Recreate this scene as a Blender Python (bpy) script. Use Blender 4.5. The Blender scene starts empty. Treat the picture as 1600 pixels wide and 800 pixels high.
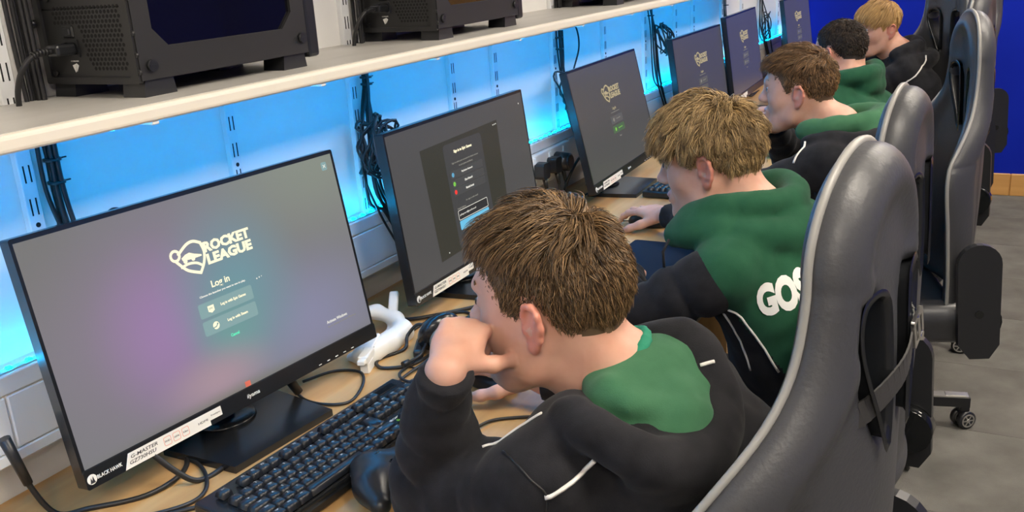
import bpy, bmesh, math, random
import numpy as np
from mathutils import Vector, Matrix, Euler
from mathutils.bvhtree import BVHTree
rng = np.random.default_rng(7)
random.seed(7)
S = bpy.context.scene
COL = S.collection
PI = math.pi

# ---------------------------------------------------------------- camera
cam_d = bpy.data.cameras.new('camera')
cam = bpy.data.objects.new('camera', cam_d)
COL.objects.link(cam)
cam_d.sensor_width = 36.0
cam_d.lens = 1481.86 / 1600 * 36
cam_d.clip_start = 0.02
CZ = 1.46258
RC = [[0.4642053368, -0.8835402040, -0.0622102331],
      [-0.2939555675, -0.0874247320, -0.9518125028],
      [0.8355259001, 0.4601234879, -0.3003045893]]
cam.matrix_world = Matrix(((RC[0][0], -RC[1][0], -RC[2][0], 0), (RC[0][1], -RC[1][1], -RC[2][1], 0),
                           (RC[0][2], -RC[1][2], -RC[2][2], CZ), (0, 0, 0, 1)))
S.camera = cam
# ---------------------------------------------------------------- world, exposure
w = bpy.data.worlds.new('world')
S.world = w
w.use_nodes = True
w.node_tree.nodes['Background'].inputs[0].default_value = (0.8, 0.85, 0.9, 1)
w.node_tree.nodes['Background'].inputs[1].default_value = 0.05
S.view_settings.view_transform = 'Standard'
S.view_settings.look = 'None'
S.view_settings.gamma = 1
S.view_settings.exposure = 0.35
CEIL_STRENGTH = 24.0
LED_STRENGTH = 85.0
LED2_STRENGTH = 95.0

# ---------------------------------------------------------------- materials
MATS = {}
def mat(name, col, rough=0.5, metal=0.0, noise=None, bump=None, spec=0.5, coat=0, sheen=0, emit=None, estr=1.0, scale=(1, 1, 1), sss=0):
    """noise=(scale, second colour, detail, lo, hi); bump=(scale, strength, distance)"""
    m = bpy.data.materials.new(name)
    m.use_nodes = True
    nt = m.node_tree
    b = nt.nodes['Principled BSDF']
    I = b.inputs
    I['Base Color'].default_value = (*col, 1)
    I['Roughness'].default_value = rough
    I['Metallic'].default_value = metal
    I['Specular IOR Level'].default_value = spec
    if coat: I['Coat Weight'].default_value = coat
    if sheen:
        I['Sheen Weight'].default_value = sheen
        I['Sheen Roughness'].default_value = 0.5
    if sss:
        I['Subsurface Weight'].default_value = sss
        I['Subsurface Radius'].default_value = (0.012, 0.005, 0.003)
        I['Subsurface Scale'].default_value = 0.6
    if emit:
        I['Emission Color'].default_value = (*emit, 1)
        I['Emission Strength'].default_value = estr
    if noise or bump:
        tc = nt.nodes.new('ShaderNodeTexCoord')
        mp = nt.nodes.new('ShaderNodeMapping')
        mp.inputs['Scale'].default_value = scale
        nt.links.new(tc.outputs['Object'], mp.inputs[0])
    if noise:
        n = nt.nodes.new('ShaderNodeTexNoise')
        n.inputs['Scale'].default_value = noise[0]
        n.inputs['Detail'].default_value = noise[2]
        r = nt.nodes.new('ShaderNodeValToRGB')
        r.color_ramp.elements[0].position = noise[3]
        r.color_ramp.elements[1].position = noise[4]
        r.color_ramp.elements[0].color = (*col, 1)
        r.color_ramp.elements[1].color = (*noise[1], 1)
        nt.links.new(mp.outputs[0], n.inputs['Vector'])
        nt.links.new(n.outputs['Fac'], r.inputs[0])
        nt.links.new(r.outputs[0], I['Base Color'])
    if bump:
        n = nt.nodes.new('ShaderNodeTexNoise')
        n.inputs['Scale'].default_value = bump[0]
        n.inputs['Detail'].default_value = 4
        bp = nt.nodes.new('ShaderNodeBump')
        bp.inputs['Strength'].default_value = bump[1]
        bp.inputs['Distance'].default_value = bump[2]
        nt.links.new(mp.outputs[0], n.inputs['Vector'])
        nt.links.new(n.outputs['Fac'], bp.inputs['Height'])
        nt.links.new(bp.outputs[0], I['Normal'])
    MATS[name] = m
    return m

M_wall = mat('wall_paint', (.80, .79, .76), .6, bump=(60, .08, .002))
M_blue = mat('blue_paint', (.002, .018, .42), .7, noise=(2.5, (.002, .014, .36), 3, .3, .7), bump=(60, .06, .002), spec=.15)
M_ceil = mat('ceiling_tile', (.8, .79, .77), .8)
M_carpet = mat('carpet', (.105, .101, .092), .95, noise=(7, (.17, .165, .152), 9, .3, .72), bump=(420, .6, .004), spec=.1)
M_carpet2 = mat('carpet_b', (.096, .092, .084), .95, noise=(6, (.158, .152, .14), 9, .3, .72), bump=(420, .6, .004), spec=.1)
M_wood = mat('oak_laminate', (.42, .235, .088), .40, noise=(5, (.60, .37, .155), 9, .28, .72), bump=(14, .03, .001), scale=(.35, 5, 1))
M_skirt = mat('oak_skirting', (.52, .27, .08), .35, noise=(4, (.66, .37, .13), 8, .3, .7), scale=(6, .4, 6))
M_shelf = mat('shelf_laminate', (.45, .435, .405), .42, noise=(9, (.52, .505, .475), 6, .3, .7), scale=(.6, 3, 1))
M_shelfedge = mat('shelf_edge', (.80, .755, .66), .45)
M_white = mat('white_plastic', (.78, .78, .76), .4)
M_rail = mat('painted_steel', (.74, .75, .76), .4)
M_dark = mat('dark_void', (.006, .007, .009), .8)
M_black = mat('black_plastic', (.014, .015, .017), .36, bump=(300, .08, .0008))
M_satin = mat('satin_black', (.012, .013, .015), .22)
M_gloss = mat('gloss_black', (.008, .009, .010), .08)
M_case = mat('case_steel', (.016, .016, .0165), .5, bump=(500, .08, .0006))
M_slot = mat('slot_steel', (.05, .05, .05), .4, metal=.6)
M_glass = mat('tinted_glass', (.004, .004, .006), .03, spec=.6)
M_cable = mat('cable_rubber', (.012, .012, .013), .45)
M_leather = mat('black_leather', (.046, .047, .052), .42, bump=(170, .35, .0016), spec=.5)
M_leather2 = mat('black_leather_smooth', (.036, .037, .041), .38, bump=(120, .25, .0014), spec=.5)
M_pipe = mat('silver_piping', (.26, .255, .24), .42)
M_chrome = mat('chrome', (.75, .74, .72), .18, metal=1)
M_alu = mat('brushed_aluminium', (.55, .54, .51), .3, metal=.85)
M_strap = mat('strap_webbing', (.035, .034, .033), .6, bump=(300, .4, .001))
M_print_w = mat('white_print', (.8, .8, .76), .5)
M_print_k = mat('black_print', (.03, .03, .035), .5)
M_print_r = mat('red_print', (.8, .22, .14), .5)
M_sticker = mat('sticker_paper', (.82, .80, .74), .45)
M_navy = mat('navy_mat', (.004, .012, .030), .8, spec=.2)

# ---------------------------------------------------------------- mesh helpers
def np_mesh(name, V, F, mats, fm=None, smooth=False):
    """V (n,3); F list of (m,k) index arrays"""
    me = bpy.data.meshes.new(name)
    V = np.asarray(V, np.float32)
    me.vertices.add(len(V))
    me.vertices.foreach_set('co', V.ravel())
    F = [np.asarray(f, np.int32) for f in F if len(f)]
    nl = sum(f.size for f in F)
    npoly = sum(len(f) for f in F)
    me.loops.add(nl)
    me.loops.foreach_set('vertex_index', np.concatenate([f.ravel() for f in F]))
    me.polygons.add(npoly)
    tot = np.concatenate([np.full(len(f), f.shape[1], np.int32) for f in F])
    st = np.concatenate([[0], np.cumsum(tot)[:-1]]).astype(np.int32)
    me.polygons.foreach_set('loop_start', st)
    me.polygons.foreach_set('loop_total', tot)
    for m in (mats if isinstance(mats, (list, tuple)) else [mats]):
        me.materials.append(m)
    if fm is not None:
        me.polygons.foreach_set('material_index', np.asarray(fm, np.int32))
    if smooth:
        me.polygons.foreach_set('use_smooth', np.ones(npoly, bool))
    me.update(calc_edges=True)
    me.validate()
    return me

def link(o, parent=None, mtx=None):
    COL.objects.link(o)
    if parent is not None:
        o.parent = parent
    if mtx is not None:
        o.matrix_basis = mtx
    return o

def tag(o, label=None, cat=None, group=None, kind=None):
    if label: o['label'] = label
    if cat: o['category'] = cat
    if group: o['group'] = group
    if kind: o['kind'] = kind
    return o

def thing(name, label, cat, loc=(0, 0, 0), rz=0.0, group=None):
    o = bpy.data.objects.new(name, None)
    o.empty_display_size = .05
    COL.objects.link(o)
    o.location = loc
    o.rotation_euler = (0, 0, rz)
    return tag(o, label, cat, group)

class MB:
    """collects shapes in one bmesh; build() links them as one mesh object"""
    def __init__(s):
        s.bm = bmesh.new()
        s.mi = 0
    def _new(s, geom_verts):
        pass
    def box(s, c, d, bev=0.0, R=None, seg=2):
        m = Matrix.Translation(Vector(c)) @ (R.to_4x4() if R is not None else Matrix.Identity(4)) @ Matrix.Diagonal((d[0], d[1], d[2], 1))
        r = bmesh.ops.create_cube(s.bm, size=1.0, matrix=m)
        vs = r['verts']
        fs = set(f for v in vs for f in v.link_faces)
        if bev:
            es = list(set(e for v in vs for e in v.link_edges))
            rr = bmesh.ops.bevel(s.bm, geom=es, offset=bev, segments=seg, affect='EDGES', profile=.5)
            fs = set(rr['faces']) | set(f for f in fs if f.is_valid)
        for f in fs:
            f.material_index = s.mi
        return s
    def cyl(s, a, b, r0, r1=None, n=20, cap=True):
        a, b = Vector(a), Vector(b)
        r1 = r0 if r1 is None else r1
        return s.tube([a, b], [r0, r1], n, cap)
    def tube(s, P, r, n=8, cap=True, closed=False):
        P = [Vector(p) for p in P]
        N = len(P)
        if not isinstance(r, (list, tuple, np.ndarray)): r = [r] * N
        t0 = (P[1] - P[0]).normalized()
        up = Vector((0, 0, 1)) if abs(t0.z) < .9 else Vector((1, 0, 0))
        u = t0.cross(up).normalized()
        rings = []
        for i in range(N):
            if closed: t = (P[(i + 1) % N] - P[i - 1])
            else: t = (P[min(i + 1, N - 1)] - P[max(i - 1, 0)])
            if t.length < 1e-9: t = t0.copy()
            t.normalize()
            u = (u - t * u.dot(t))
            if u.length < 1e-6: u = t.orthogonal()
            u.normalize()
            v = t.cross(u)
            rings.append([s.bm.verts.new(P[i] + (u * math.cos(2 * PI * k / n) + v * math.sin(2 * PI * k / n)) * r[i]) for k in range(n)])
        for i in range(N if closed else N - 1):
            A, B = rings[i], rings[(i + 1) % N]
            for k in range(n):
                f = s.bm.faces.new((A[k], A[(k + 1) % n], B[(k + 1) % n], B[k]))
                f.smooth = True
                f.material_index = s.mi
        if cap and not closed:
            f = s.bm.faces.new(rings[0][::-1]); f.material_index = s.mi
            f = s.bm.faces.new(rings[-1]); f.material_index = s.mi
        return s
    def prism(s, poly, h, M=None, smooth=False):
        """2D polygon (x,y) extruded along z by h, transformed by M"""
        M = M or Matrix.Identity(4)
        lo = [s.bm.verts.new(M @ Vector((x, y, 0))) for x, y in poly]
        hi = [s.bm.verts.new(M @ Vector((x, y, h))) for x, y in poly]
        n = len(poly)
        fs = [s.bm.faces.new(lo[::-1]), s.bm.faces.new(hi)]
        for i in range(n):
            fs.append(s.bm.faces.new((lo[i], lo[(i + 1) % n], hi[(i + 1) % n], hi[i])))
        for f in fs: f.material_index = s.mi
        return s
    def ring(s, outer, inner, h, M=None):
        """frame between two equally long 2D loops, extruded by h"""
        M = M or Matrix.Identity(4)
        n = len(outer)
        L = []
        for z in (0, h):
            L.append([s.bm.verts.new(M @ Vector((x, y, z))) for x, y in outer])
            L.append([s.bm.verts.new(M @ Vector((x, y, z))) for x, y in inner])
        for i in range(n):
            j = (i + 1) % n
            for q in ((L[0][j], L[0][i], L[1][i], L[1][j]), (L[2][i], L[2][j], L[3][j], L[3][i]),
                      (L[0][i], L[0][j], L[2][j], L[2][i]), (L[1][j], L[1][i], L[3][i], L[3][j])):
                f = s.bm.faces.new(q); f.material_index = s.mi
        return s
    def lathe(s, prof, M=None, n=24):
        """profile of (r,z) revolved about z"""
        M = M or Matrix.Identity(4)
        rings = []
        for r, z in prof:
            rings.append([s.bm.verts.new(M @ Vector((r * math.cos(2 * PI * k / n), r * math.sin(2 * PI * k / n), z))) for k in range(n)])
        for A, B in zip(rings, rings[1:]):
            for k in range(n):
                f = s.bm.faces.new((A[k], A[(k + 1) % n], B[(k + 1) % n], B[k]))
                f.smooth = True; f.material_index = s.mi
        for rg, rev in ((rings[0], True), (rings[-1], False)):
            f = s.bm.faces.new(rg[::-1] if rev else rg); f.material_index = s.mi
        return s
    def mesh(s, name, m, recalc=True):
        if recalc: bmesh.ops.recalc_face_normals(s.bm, faces=s.bm.faces)
        me = bpy.data.meshes.new(name)
        s.bm.to_mesh(me)
        s.bm.free()
        for k in (m if isinstance(m, (list, tuple)) else [m]):
            me.materials.append(k)
        return me
    def build(s, name, m, parent=None, mtx=None, smooth=False):
        me = s.mesh(name, m)
        if smooth:
            for p in me.polygons: p.use_smooth = True
        return link(bpy.data.objects.new(name, me), parent, mtx)

def rot(ax, a):
    return Matrix.Rotation(a, 4, ax)
def T(x, y, z):
    return Matrix.Translation((x, y, z))
def spline(P, n=8, closed=False):
    """Catmull-Rom through points"""
    P = [np.array(p, float) for p in P]
    N = len(P)
    out = []
    for i in range(N if closed else N - 1):
        if closed:
            a, b, c, d = P[i - 1], P[i], P[(i + 1) % N], P[(i + 2) % N]
        else:
            a, b, c, d = P[max(i - 1, 0)], P[i], P[i + 1], P[min(i + 2, N - 1)]
        for k in range(n):
            t = k / n
            out.append(.5 * ((2 * b) + (-a + c) * t + (2 * a - 5 * b + 4 * c - d) * t * t + (-a + 3 * b - 3 * c + d) * t ** 3))
    if not closed: out.append(P[-1])
    return [tuple(o) for o in out]
def rrect(x0, y0, x1, y1, r, n=4):
    out = []
    for cx, cy, a in ((x1 - r, y1 - r, 0), (x0 + r, y1 - r, PI / 2), (x0 + r, y0 + r, PI), (x1 - r, y0 + r, 1.5 * PI)):
        for k in range(n + 1):
            t = a + PI / 2 * k / n
            out.append((cx + r * math.cos(t), cy + r * math.sin(t)))
    return out

def text_mesh(name, txt, size, m, parent, mtx, width=None, bold=0.0, shear=0.0, align='CENTER', ext=.0002, height=None, line=1.0, res=2):
    cu = bpy.data.curves.new(name, 'FONT')
    cu.body = txt
    cu.size = size
    cu.align_x = align
    cu.align_y = 'CENTER'
    cu.shear = shear
    cu.offset = bold
    cu.extrude = ext
    cu.space_line = line
    cu.resolution_u = res
    o = bpy.data.objects.new('tmp_text', cu)
    COL.objects.link(o)
    me = bpy.data.meshes.new_from_object(o.evaluated_get(bpy.context.evaluated_depsgraph_get()))
    bpy.data.objects.remove(o)
    bpy.data.curves.remove(cu)
    if width or height:
        n = len(me.vertices)
        co = np.zeros(n * 3, np.float32)
        me.vertices.foreach_get('co', co)
        co = co.reshape(-1, 3)
        mn, mx = co.min(0), co.max(0)
        sx = width / (mx[0] - mn[0]) if width else 1
        sy = height / (mx[1] - mn[1]) if height else sx
        cen = (mn + mx) / 2
        if align == 'LEFT': cen[0] = mn[0]
        co[:, 0] = (co[:, 0] - cen[0]) * sx
        co[:, 1] = (co[:, 1] - cen[1]) * sy
        me.vertices.foreach_set('co', co.ravel())
    me.name = name
    me.materials.clear()
    me.materials.append(m)
    return link(bpy.data.objects.new(name, me), parent, mtx)

def copy_tree(o, parent=None):
    c = o.copy()
    COL.objects.link(c)
    if parent is not None:
        c.parent = parent
        c.matrix_parent_inverse = o.matrix_parent_inverse.copy()
    for ch in o.children:
        copy_tree(ch, c)
    return c

def cable(name, pts, r, label, group=None, n=7, m=None, sub=8, cat='cable'):
    mb = MB()
    mb.tube(spline(pts, sub), r, n)
    o = mb.build(name, m or M_cable)
    return tag(o, label, cat, group)
# ================================================================ setting
YW, XF, XB, YR, ZC = 1.307, 5.911, -2.4, -3.6, 2.62
DZ, SZ = 0.730, 1.304     # desk top, shelf top
def struct(name, mb, m):
    return tag(mb.build(name, m), kind='structure')
# carpet tiles: seams recessed between them; the seam seen at y = -0.12
fl = MB(); fl.box(((XB + XF) / 2, (YR + YW) / 2, -.06), (XF - XB, YW - YR, .1))
floor = struct('floor', fl, M_dark)
tile_me = [None, None]
for q in range(2):
    t = MB(); t.box((0, 0, -.006), (.4985, .4985, .012), .0012, seg=1)
    tile_me[q] = t.mesh('carpet_tile', [M_carpet, M_carpet2][q])
nx = 0
y = -.105 - .25
xs = [XF - .25 - .5 * i for i in range(13)]
for j, yy in enumerate([-.105 + .25, -.105 - .25, -.105 - .75, -.105 + .75, -.105 - 1.25]):
    for i, xx in enumerate(xs):
        o = bpy.data.objects.new('carpet_tile', tile_me[(i + j) % 2])
        link(o, floor, T(xx, yy, 0) @ rot('Z', (PI / 2) * ((i * 7 + j * 3) % 4)))
fs = MB(); fs.box(((XB + XF) / 2, (YR - 1.605) / 2, -.006), (XF - XB, -1.605 - YR, .012)); fs.box(((XB + XF) / 2, (.895 + YW) / 2, -.006), (XF - XB, YW - .895, .012))
fs.box(((XB + XF - 6.5) / 2, (-1.605 + .895) / 2, -.006), (XF - 6.5 - XB, 2.5, .012))
fs.build('carpet_field', M_carpet, floor)
w_ = MB(); w_.box(((XB + XF) / 2, YW + .05, ZC / 2), (XF - XB + .2, .1, ZC)); struct('wall_left', w_, M_wall)
w_ = MB(); w_.box((XF + .05, (YR + YW) / 2, ZC / 2), (.1, YW - YR, ZC)); struct('wall_far', w_, M_blue)
w_ = MB(); w_.box(((XB + XF) / 2, YR - .05, ZC / 2), (XF - XB + .2, .1, ZC)); struct('wall_right', w_, M_blue)
w_ = MB(); w_.box((XB - .05, (YR + YW) / 2, ZC / 2), (.1, YW - YR, ZC)); struct('wall_back', w_, M_wall)
w_ = MB(); w_.box(((XB + XF) / 2, (YR + YW) / 2, ZC + .05), (XF - XB + .2, YW - YR + .2, .1)); struct('ceiling', w_, M_ceil)
# skirting on the far wall: two oak boards with a joint
sk = MB(); sk.box((XF - .004, (YR + YW) / 2, .06), (.008, YW - YR, .12)); bf = struct('baseboard_far', sk, M_skirt)
for y0, y1 in ((YW - .01, .018), (.014, -2.2), (-2.204, YR + .01)):
    b = MB(); b.box((XF - .010, (y0 + y1) / 2, .0625), (.018, abs(y1 - y0), .125), .003, seg=1)
    b.build('board', M_skirt, bf)
# ceiling light panels
M_lamp = mat('lamp_diffuser', (.9, .9, .88), .5, emit=(1.0, .90, .76), estr=CEIL_STRENGTH)
for i, (lx, ly) in enumerate([(x_, y_) for y_ in (-.35, -1.25) for x_ in (-1.2, .9, 3.0, 5.1)]):
    L = thing('ceiling_light', 'square ceiling light panel, %s from the blue wall, row %s the desk' % (['fourth', 'third', 'second', 'first'][i % 4], ['near', 'far from'][i // 4]), 'lamp', (lx, ly, ZC), group='ceiling light panels')
    a = MB(); a.ring(rrect(-.32, -.32, .32, .32, .01), rrect(-.29, -.29, .29, .29, .005), -.03); a.build('lamp_frame', M_white, L)
    a = MB(); a.box((0, 0, -.012), (.58, .58, .014)); a.build('lamp_diffuser', M_lamp, L)

# ---------------------------------------------------------------- desk
dk = thing('desk', 'long light oak desk top along the white wall, carrying all the monitors', 'desk', (0, 0, 0))
a = MB(); a.box(((-1.0 + 5.88) / 2, (.56 + 1.30) / 2, DZ - .0125), (6.88, .74, .025), .004); a.build('desk_top', M_wood, dk)
for x_ in (-.9, .30, 1.46, 2.33, 3.22, 4.98):
    a = MB(); a.box((x_, .95, (DZ - .025) / 2), (.025, .62, DZ - .025)); a.build('side_panel', M_wood, dk)
a = MB(); a.box((2.44, 1.2, .5), (6.7, .02, .3)); a.build('back_panel', M_wood, dk)

# ---------------------------------------------------------------- shelf and its uprights
sh = thing('wall_shelf', 'long grey-topped wall shelf with a cream front edge, above the monitors', 'shelf', (0, 0, SZ))
X0, X1, YF = -1.6, 4.62, 1.0265
a = MB(); a.box(((X0 + X1) / 2, (YF + .012 + YW - .001) / 2, -.011), (X1 - X0, YW - .001 - YF - .012, .0225)); a.build('shelf_board', M_shelf, sh)
a = MB(); a.box(((X0 + X1) / 2, YF + .010, -.0115), (X1 - X0, .022, .0225), .006, seg=3); a.build('front_edge', M_shelfedge, sh)
RAILS = [.49, .878, 1.304, 1.684, 2.10, 2.329, 2.711, 3.121, 3.523, 3.893, 4.136, 4.583, 4.95, 5.35, 5.75]
rail_b = MB()
rail_b.box((0, -.006, .40), (.026, .013, 1.05), .0015, seg=1)
rb_me = rail_b.mesh('channel', M_rail)
sl = MB()
for k in range(21):
    z = -.10 + k * .05
    for s_ in (-.0048, .0048): sl.box((s_, -.0122, z), (.0022, .002, .026))
    if k % 6 == 3: sl.cyl((0, -.0113, z + .022), (0, -.0135, z + .022), .004, n=8)
sl_me = sl.mesh('slots', M_dark)
NTH = ['first', 'second', 'third', 'fourth', 'fifth', 'sixth', 'seventh', 'eighth', 'ninth', 'tenth', 'eleventh', 'twelfth', 'thirteenth', 'fourteenth', 'fifteenth']
for i, x_ in enumerate(RAILS):
    u = thing('shelf_upright', 'white slotted steel upright on the wall, %s counted along the row from the near end' % NTH[i], 'rail', (x_, YW, 1.05), group='slotted uprights')
    link(bpy.data.objects.new('channel', rb_me), u)
    tag(link(bpy.data.objects.new('slots', sl_me), u), kind='stuff')
    if x_ < 4.6:
        a = MB(); a.prism([(0, 0), (-.21, .0), (-.21, -.010), (-.03, -.028), (0, -.028)], .0035, T(-.002, -.012, 1.281 - 1.05) @ Matrix(((0, 0, 1, 0), (1, 0, 0, 0), (0, 1, 0, 0), (0, 0, 0, 1))))
        a.build('bracket', M_rail, u)

# ---------------------------------------------------------------- dado trunking with lids and sockets, LED strips
tr = thing('cable_trunking', 'white plastic dado trunking along the wall behind the monitors', 'trunking', (0, 0, 0))
a = MB(); a.box((2.15, (1.262 + YW - .001) / 2, .867), (7.5, YW - .001 - 1.262, .13)); a.build('trunking_body', M_white, tr)
a = MB(); a.box((2.15, 1.266, .9195), (7.5, .018, .029), .002, seg=1); a.build('top_lid', M_white, tr)
a = MB(); a.box((2.15, 1.266, .8095), (7.5, .018, .018), .002, seg=1); a.build('bottom_lid', M_white, tr)
xj = [-1.6, -.255, .745, 1.745, 2.36, 2.70, 3.7, 4.7, 5.9]
for p, q in zip(xj, xj[1:]):
    if abs(p - 2.36) < .01: continue
    a = MB(); a.box(((p + q) / 2, 1.266, .8615), (q - p - .003, .017, .0825), .002, seg=1); a.build('cover_panel', M_white, tr)
so = thing('wall_socket', 'white double socket plate with switches, in the trunking behind the second monitor', 'socket', (2.53, 1.262, .862))
a = MB(); a.box((0, -.010, 0), (.30, .020, .084), .004); a.build('face_plate', M_white, so)
for x_ in (-.1, .0, .1):
    a = MB(); a.box((x_, -.0215, .026), (.012, .005, .018), .001, seg=1); a.build('switch', M_white, so)
M_led = mat('led_blue', (.1, .5, .8), .4, emit=(.0, .46, 1.0), estr=LED_STRENGTH)
M_led2 = mat('led_blue_under_shelf', (.1, .5, .8), .4, emit=(.0, .31, .82), estr=LED2_STRENGTH)
M_tape = mat('led_tape', (.35, .55, .6), .5)
ls = thing('led_strip', 'blue glowing light strip along the top of the white trunking', 'light strip', (0, 0, .935))
a = MB(); a.box((2.45, 1.270, .0008), (6.8, .012, .0016)); a.build('tape', M_tape, ls)
lm = MB(); lm.box((0, 0, .0022), (.009, .008, .004), .0012, seg=1); led_me = lm.mesh('led', M_led)
for k in range(172):
    link(bpy.data.objects.new('led', led_me), ls, T(.20 + k * .0333, 1.270, .001))
ls2 = thing('led_strip', 'blue light strip fixed under the front edge of the shelf', 'light strip', (0, 0, SZ - .0232))
a = MB(); a.box((1.5, YF + .062, -.0008), (6.2, .012, .0016)); a.build('tape', M_tape, ls2)
lm = MB(); lm.box((0, 0, -.0022), (.026, .008, .004), .0012, seg=1); led2_me = lm.mesh('led', M_led2)
for k in range(160):
    link(bpy.data.objects.new('led', led2_me), ls2, T(-1.0 + k * .0345, YF + .062, -.001))
for k in range(16):
    a = MB(); a.box((-.9 + k * .36, YF + .014, -.002), (.012, .022, .004), .0008, seg=1); a.build('clip', M_white, ls2)

# oak door in the blue end wall, to the right of the view (mirrored in the second computer's window)
dm = MB(); dm.ring([(-.47, 0), (.47, 0), (.47, 2.09), (-.47, 2.09)], [(-.42, .001), (.42, .001), (.42, 2.04), (-.42, 2.04)], .05, T(XF - .03, -1.0, 0) @ Matrix(((0, 0, 1, 0), (-1, 0, 0, 0), (0, 1, 0, 0), (0, 0, 0, 1))))
d1 = struct('door_1', dm, M_skirt)
a = MB(); a.box((XF - .012, -1.0, 1.02), (.022, .836, 2.03), .002, seg=1); a.build('door_leaf', M_skirt, d1)
a = MB(); a.cyl((XF - .02, -.64, 1.02), (XF - .07, -.64, 1.02), .010); a.cyl((XF - .07, -.64, 1.02), (XF - .07, -.76, 1.02), .009); a.build('door_handle', M_alu, d1)
# ================================================================ monitors
def emis(name, col, s=1.0, rough=.25):
    return mat(name, (.01, .01, .012), rough, emit=col, estr=s, spec=.3)
M_scr_grey = emis('screen_dark_page', (.060, .058, .056), 1)
M_scr_blue = emis('screen_dark_page_far', (.052, .050, .064), 1)
def login_screen_mat():
    """the picture on the lit screen: soft purple, teal and grey clouds of light, plus a painted reflection along the bottom"""
    m = bpy.data.materials.new('screen_login_page'); m.use_nodes = True
    nt = m.node_tree; b = nt.nodes['Principled BSDF']
    b.inputs['Base Color'].default_value = (.01, .01, .012, 1); b.inputs['Roughness'].default_value = .28
    b.inputs['Specular IOR Level'].default_value = .3
    tc = nt.nodes.new('ShaderNodeTexCoord')
    cur = None
    def blob(cx, cz, sx, sz, col, prev):
        mp = nt.nodes.new('ShaderNodeMapping')
        mp.inputs['Location'].default_value = (-cx / sx, 0, -cz / sz)
        mp.inputs['Scale'].default_value = (1 / sx, 0, 1 / sz)
        nt.links.new(tc.outputs['Object'], mp.inputs[0])
        g = nt.nodes.new('ShaderNodeTexGradient'); g.gradient_type = 'SPHERICAL'
        nt.links.new(mp.outputs[0], g.inputs[0])
        r = nt.nodes.new('ShaderNodeMapRange'); r.interpolation_type = 'SMOOTHSTEP'
        nt.links.new(g.outputs['Fac'], r.inputs[0])
        x = nt.nodes.new('ShaderNodeMix'); x.data_type = 'RGBA'
        nt.links.new(r.outputs[0], x.inputs[0])
        if prev is None: x.inputs[6].default_value = (.125, .122, .128, 1)
        else: nt.links.new(prev, x.inputs[6])
        x.inputs[7].default_value = (*col, 1)
        return x.outputs[2]
    for a in ((-.30, .20, .30, .25, (.115, .11, .10)), (.25, .18, .35, .2, (.15, .165, .135)), (-.10, .0, .28, .24, (.165, .125, .175)), (.16, -.09, .25, .16, (.15, .15, .22)),
              (-.12, -.015, .14, .17, (.20, .125, .235)), (.03, .01, .17, .19, (.10, .185, .21)), (.0, -.05, .10, .10, (.10, .20, .195)), (-.05, -.12, .14, .07, (.24, .17, .20)), (.0, -.165, .45, .035, (.11, .11, .085))):  # last blob: olive reflection at the lower edge, painted into the screen colour
        cur = blob(*a, cur)
    nt.links.new(cur, b.inputs['Emission Color'])
    b.inputs['Emission Strength'].default_value = 1.25
    return m
M_scr_login = login_screen_mat()
M_ui_cream = emis('screen_cream', (.92, .82, .55), 1.05)
M_ui_white = emis('screen_white', (.72, .70, .62), 1)
M_ui_tan = emis('screen_tan', (.36, .30, .17), 1)
M_ui_dim = emis('screen_dim_text', (.20, .19, .16), 1)
M_ui_btn = emis('screen_button', (.19, .30, .30), 1)
M_ui_green = emis('screen_green', (.10, .75, .42), 1)
M_ui_sky = emis('screen_sky_button', (.12, .42, .62), 1)
M_ui_red = emis('screen_red', (.75, .04, .03), 1)
M_ui_lime = emis('screen_lime', (.16, .45, .06), 1)
M_ui_card = emis('screen_card', (.043, .043, .042), 1)
M_ui_win = emis('screen_window', (.030, .029, .020), 1)
M_ui_field = emis('screen_field', (.022, .022, .022), 1)
M_ui_steel = emis('screen_blue_icon', (.10, .30, .45), 1)

MW, MH = .613, .364
XZ = Matrix(((1, 0, 0, 0), (0, 0, -1, 0), (0, 1, 0, 0), (0, 0, 0, 1)))   # 2D (x,y) -> (x, z) facing -y
def flat(name, polys, m, parent, y, ext=.0002):
    a = MB()
    for p in polys: a.prism(p, ext, T(0, y, 0) @ XZ)
    return a.build(name, m, parent)
def stroke(pts, wd, closed=False):
    """flat outline strip as small quads"""
    P = [np.array(p, float) for p in pts]; out = []
    n = len(P)
    for i in range(n if closed else n - 1):
        a, b = P[i], P[(i + 1) % n]; d = b - a; L = np.hypot(*d)
        if L < 1e-6: continue
        d /= L; q = np.array([-d[1], d[0]]) * wd / 2; e = d * wd * .3
        out.append([tuple(a - e - q), tuple(b + e - q), tuple(b + e + q), tuple(a - e + q)])
    return out
def circ(cx, cy, r, n=20):
    return [(cx + r * math.cos(2 * PI * k / n), cy + r * math.sin(2 * PI * k / n)) for k in range(n)]
def at2(u, v, y): return T(u, y, v) @ XZ

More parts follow.
